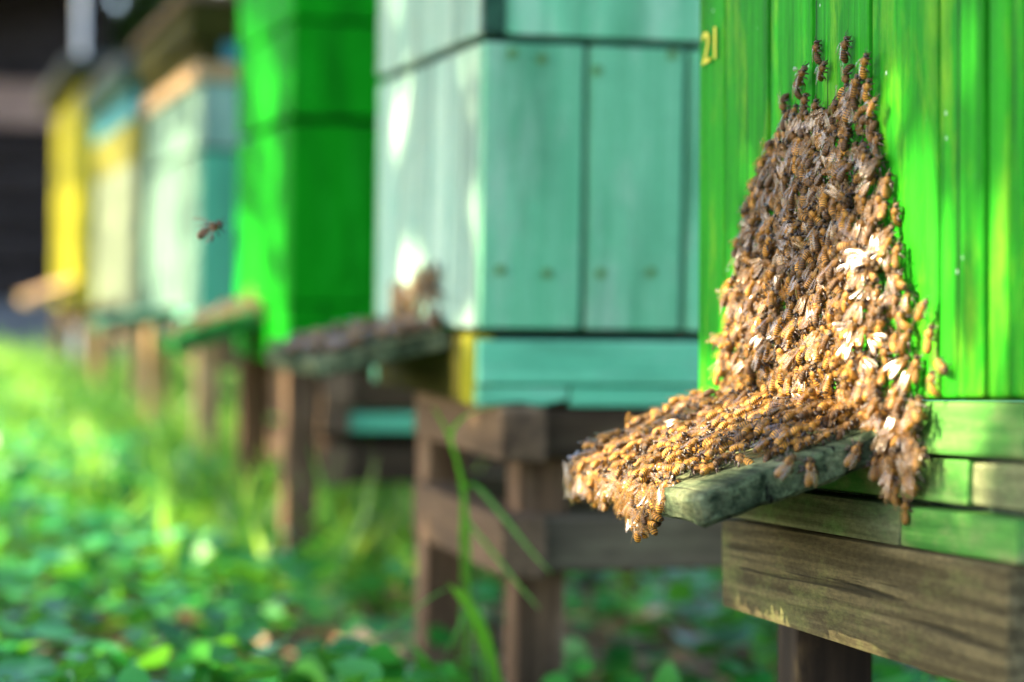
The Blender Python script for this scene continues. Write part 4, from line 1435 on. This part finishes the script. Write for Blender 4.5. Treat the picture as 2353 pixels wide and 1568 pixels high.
ZL = {'top': ('dusky brown bee packed in the shaded upper part of the wall cluster', 'bees in the shaded upper cluster'),
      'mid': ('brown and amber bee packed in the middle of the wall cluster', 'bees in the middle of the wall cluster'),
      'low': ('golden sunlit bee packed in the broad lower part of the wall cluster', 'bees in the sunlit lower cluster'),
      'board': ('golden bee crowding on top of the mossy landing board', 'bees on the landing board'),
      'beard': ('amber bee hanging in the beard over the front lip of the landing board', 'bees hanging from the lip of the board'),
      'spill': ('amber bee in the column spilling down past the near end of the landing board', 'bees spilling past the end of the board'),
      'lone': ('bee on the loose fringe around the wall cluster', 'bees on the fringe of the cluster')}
for i in sorted(chosen):
    be = bees[i]
    key = (be['var'], be['pv'])
    if key not in protos:
        o = bee_mesh(be['var'], PVS[be['pv']], 'bee')
        protos[key] = o
        o.matrix_world = be['m']
    else:
        o = link_copy(protos[key], be['m'])
    lab, grp = ZL[be['zone']]
    for kk in ('label', 'category', 'group'):
        if kk in o: del o[kk]
    if be['label']:
        tag(o, be['label'], 'bee')
    else:
        tag(o, lab, 'bee', grp)
# all the other bees: one mass
PV_, PLI, PLS, PLT, PUV, PMI, PPV = [], [], [], [], [], [], []
nv = nl = 0
for i, be in enumerate(bees):
    if i in chosen: continue
    m = np.array(be['m'])
    pcs = [BODY[be['var']]] + [wv + (np.full(len(wv[2]), 4),) for wv in WINGS[be['var']]]
    for (V, LI, LS, LT, uv, mi) in pcs:
        PV_.append(V @ m[:3, :3].T + m[:3, 3]); PLI.append(LI + nv); PLS.append(LS + nl); PLT.append(LT); PUV.append(uv); PMI.append(mi)
        PPV.append(np.full(len(V), PVS[be['pv']])); nv += len(V); nl += len(LI)
sw = soup('bee_swarm', np.concatenate(PV_), np.concatenate(PLI), np.concatenate(PLS), np.concatenate(PLT), BEE_MATS + [WING_MAT],
          pv=np.concatenate(PPV), uv=np.concatenate(PUV), mi=np.concatenate(PMI))
tag(sw, 'dense mass of further bees filling the clusters on the hive walls and landing boards', 'bees', kind='stuff')
print('bees', len(bees), 'single', len(chosen))

# ------------------------------------------------------------------ unseen trees beside the row, leaves placed to shape the dappled light
def sun_hit(p):
    """follow the sunlight through p to the plane of the hive fronts (x = 0)"""
    p = Vector(p)
    q = p - SUN * (p.x / SUN.x)
    return (q.y, q.z)


def lit_wall(pts, n=0.004): return [sun_hit(on_plane(x, y, P1 + N1 * n, N1)) for x, y in pts]
def lit_front(pts, x=0.0): return [sun_hit(front(px, py, x)) for px, py in pts]


BOARD_N = (R13 @ Vector((0, 0, 1))); BOARD_P = R1 @ Vector((0, 0, 0.006))
GAPS = [  # openings cut in the leaves so sun patches land on chosen spots
    lit_wall([(1600, 640), (1690, 575), (1780, 660), (1880, 630), (1950, 560), (1975, 380), (1955, 200), (1985, 95), (2025, 180), (2062, 360), (2092, 520),
              (2110, 640), (2120, 800), (2120, 940), (2010, 1000), (1600, 990)], 0.014),
    [sun_hit(on_plane(x, y, BOARD_P, BOARD_N)) for x, y in ((1270, 1110), (1460, 1010), (1680, 880), (1820, 940), (1680, 1050), (1480, 1150))],
    lit_wall([(1672, 1215), (1745, 1235), (1800, 1450), (1690, 1420)], 0.004),
    lit_wall([(2248, 1385), (2284, 1398), (2302, 1580), (2266, 1580)], 0.004),
    lit_wall([(2110, 560), (2124, 330), (2148, 560), (2152, 760), (2152, 930), (2120, 930)]),
    lit_wall([(2176, 640), (2205, 300), (2255, 330), (2280, 560), (2275, 940), (2180, 940)]),
    lit_wall([(2130, 930), (2240, 930), (2215, 1190), (2120, 1190)], 0.002),
    lit_wall([(2160, 0), (2240, -20), (2220, 60), (2205, 200), (2180, 120)]),
    lit_wall([(2040, 120), (2058, 130), (2056, 330), (2040, 300)]),
    lit_wall([(1668, 420), (1705, 330), (1712, 480), (1690, 560), (1660, 560)]),
    lit_front([(862, -30), (962, -30), (950, 150), (930, 300), (900, 430), (864, 440)]),
    lit_front([(918, 560), (960, 530), (985, 590), (985, 760), (918, 740)]),
    lit_front([(1062, 150), (1100, 120), (1104, 760), (1078, 700)]),
    lit_front([(1038, 752), (1104, 748), (1100, 940), (1040, 930)]),
    lit_front([(962, 1150), (1005, 1160), (1008, 1290), (962, 1280)], 0.012),
    lit_front([(560, 20), (625, 20), (660, 850), (600, 850), (590, 300)]),
    lit_front([(610, 860), (666, 860), (670, 1180), (612, 1150)]),
    lit_front([(345, 160), (455, 150), (455, 700), (345, 700)]),
    lit_front([(215, 300), (305, 300), (306, 690), (215, 690)]),
    lit_front([(92, 220), (158, 220), (158, 690), (92, 690)]),
]
PART = {0: 0.0, 1: 0.0, 2: 0.0, 3: 0.0, 10: 0.03, 11: 0.03, 12: 0.05, 13: 0.05, 15: 0.3, 17: 0.32, 18: 0.2, 19: 0.15}
MARG = {3: 0.004}
GAPB = [(min(p[0] for p in g_), max(p[0] for p in g_), min(p[1] for p in g_), max(p[1] for p in g_)) for g_ in GAPS]
tp = []
rg = random.Random(21)
for it in range(78000):
    y = 0.35 + rg.random() ** 1.25 * 8.4 if it < 52000 else rg.uniform(0.3, 2.3)
    z = rg.uniform(-0.55, 1.0)
    skip = False
    for gi, (g_, (a, c, d, e)) in enumerate(zip(GAPS, GAPB)):
        if a - .014 <= y <= c + .014 and d - .014 <= z <= e + .014 and (inside(g_, y, z) or edge_dist(g_, y, z) < MARG.get(gi, 0.012)):
            skip = rg.random() > PART.get(gi, 0.09); break
    if skip: continue
    nn = mnoise.noise(Vector((y * 3.2, z * 5.5, 1.7))) + 0.6 * mnoise.noise(Vector((y * 9, z * 13, 5.1)))
    if z < 0.06:                                        # over the ground: broken shade near by, open sun farther down the row
        thr = -0.05 if y < 1.9 else (-0.18 if y < 2.8 else -0.6)
    elif y < 2.4 or z > 0.60: thr = 0.9
    else: thr = 0.4 if y < 3.2 else 0.15
    if nn > thr: continue
    t = rg.uniform(2.3, 3.5)
    p = Vector((0, y, z)) + SUN * t
    tp.append(tuple(p))
for _ in range(46000):                                   # extra crown leaves added to cut skylight on the hive fronts
    p = Vector((0, rg.uniform(-1.0, 8.5), 1.0 + 3.2 * rg.random() ** 1.3)) + SUN * rg.uniform(1.3, 4.0)
    if mnoise.noise(p * 1.6) < 0.16: tp.append(tuple(p))
tp = np.array(tp)
TREES = [(-2.75, 2.6), (-2.8, 4.9), (-2.8, 7.3)]
owner = np.argmin(np.abs(tp[:, 1][:, None] - np.array([t[1] for t in TREES])[None]), axis=1)
TL = ['unseen leafy tree beside the row, nearest of three', 'unseen leafy tree beside the row, middle of three', 'unseen leafy tree beside the row, farthest of three']
for k, (tx, ty) in enumerate(TREES):
    pts = tp[owner == k] - np.array([tx, ty, 0])
    root = empty('tree', Matrix.Translation((tx, ty, 0)))
    tag(root, TL[k], 'tree', 'trees beside the row')
    b = MB()
    top = float(pts[:, 2].max())
    b.tube([(0, 0, -0.1), (0.03, 0.04, 0.6), (-0.02, 0.0, 1.3), (0.04, 0.05, top + 0.2)], [0.09, 0.07, 0.06, 0.02], 10)
    sel = pts[RNG.integers(0, len(pts), 26)]
    for q in sel:
        z0 = max(0.5, q[2] * 0.6)
        b.tube([(0, 0, z0), (q[0] * .5, q[1] * .5, z0 * .5 + q[2] * .5 + 0.05), tuple(q)], [0.022, 0.011, 0.003], 6)
    b.build('trunk', M['bark'], root, smooth=True)
    n = len(pts)
    S = RNG.uniform(0.034, 0.055, n)
    Zh = np.array(tuple(SUN)) + 0.7 * RNG.normal(size=(n, 3))
    Yd = np.cross(Zh, RNG.normal(size=(n, 3)))
    pts = pts - 0.5 * S[:, None] * Yd / np.linalg.norm(Yd, axis=1, keepdims=True)
    scatter('crown', LEAF, LEAFT, pts, Yd, Zh, S, M['treeleaf'], RNG.random(n), parent=root)
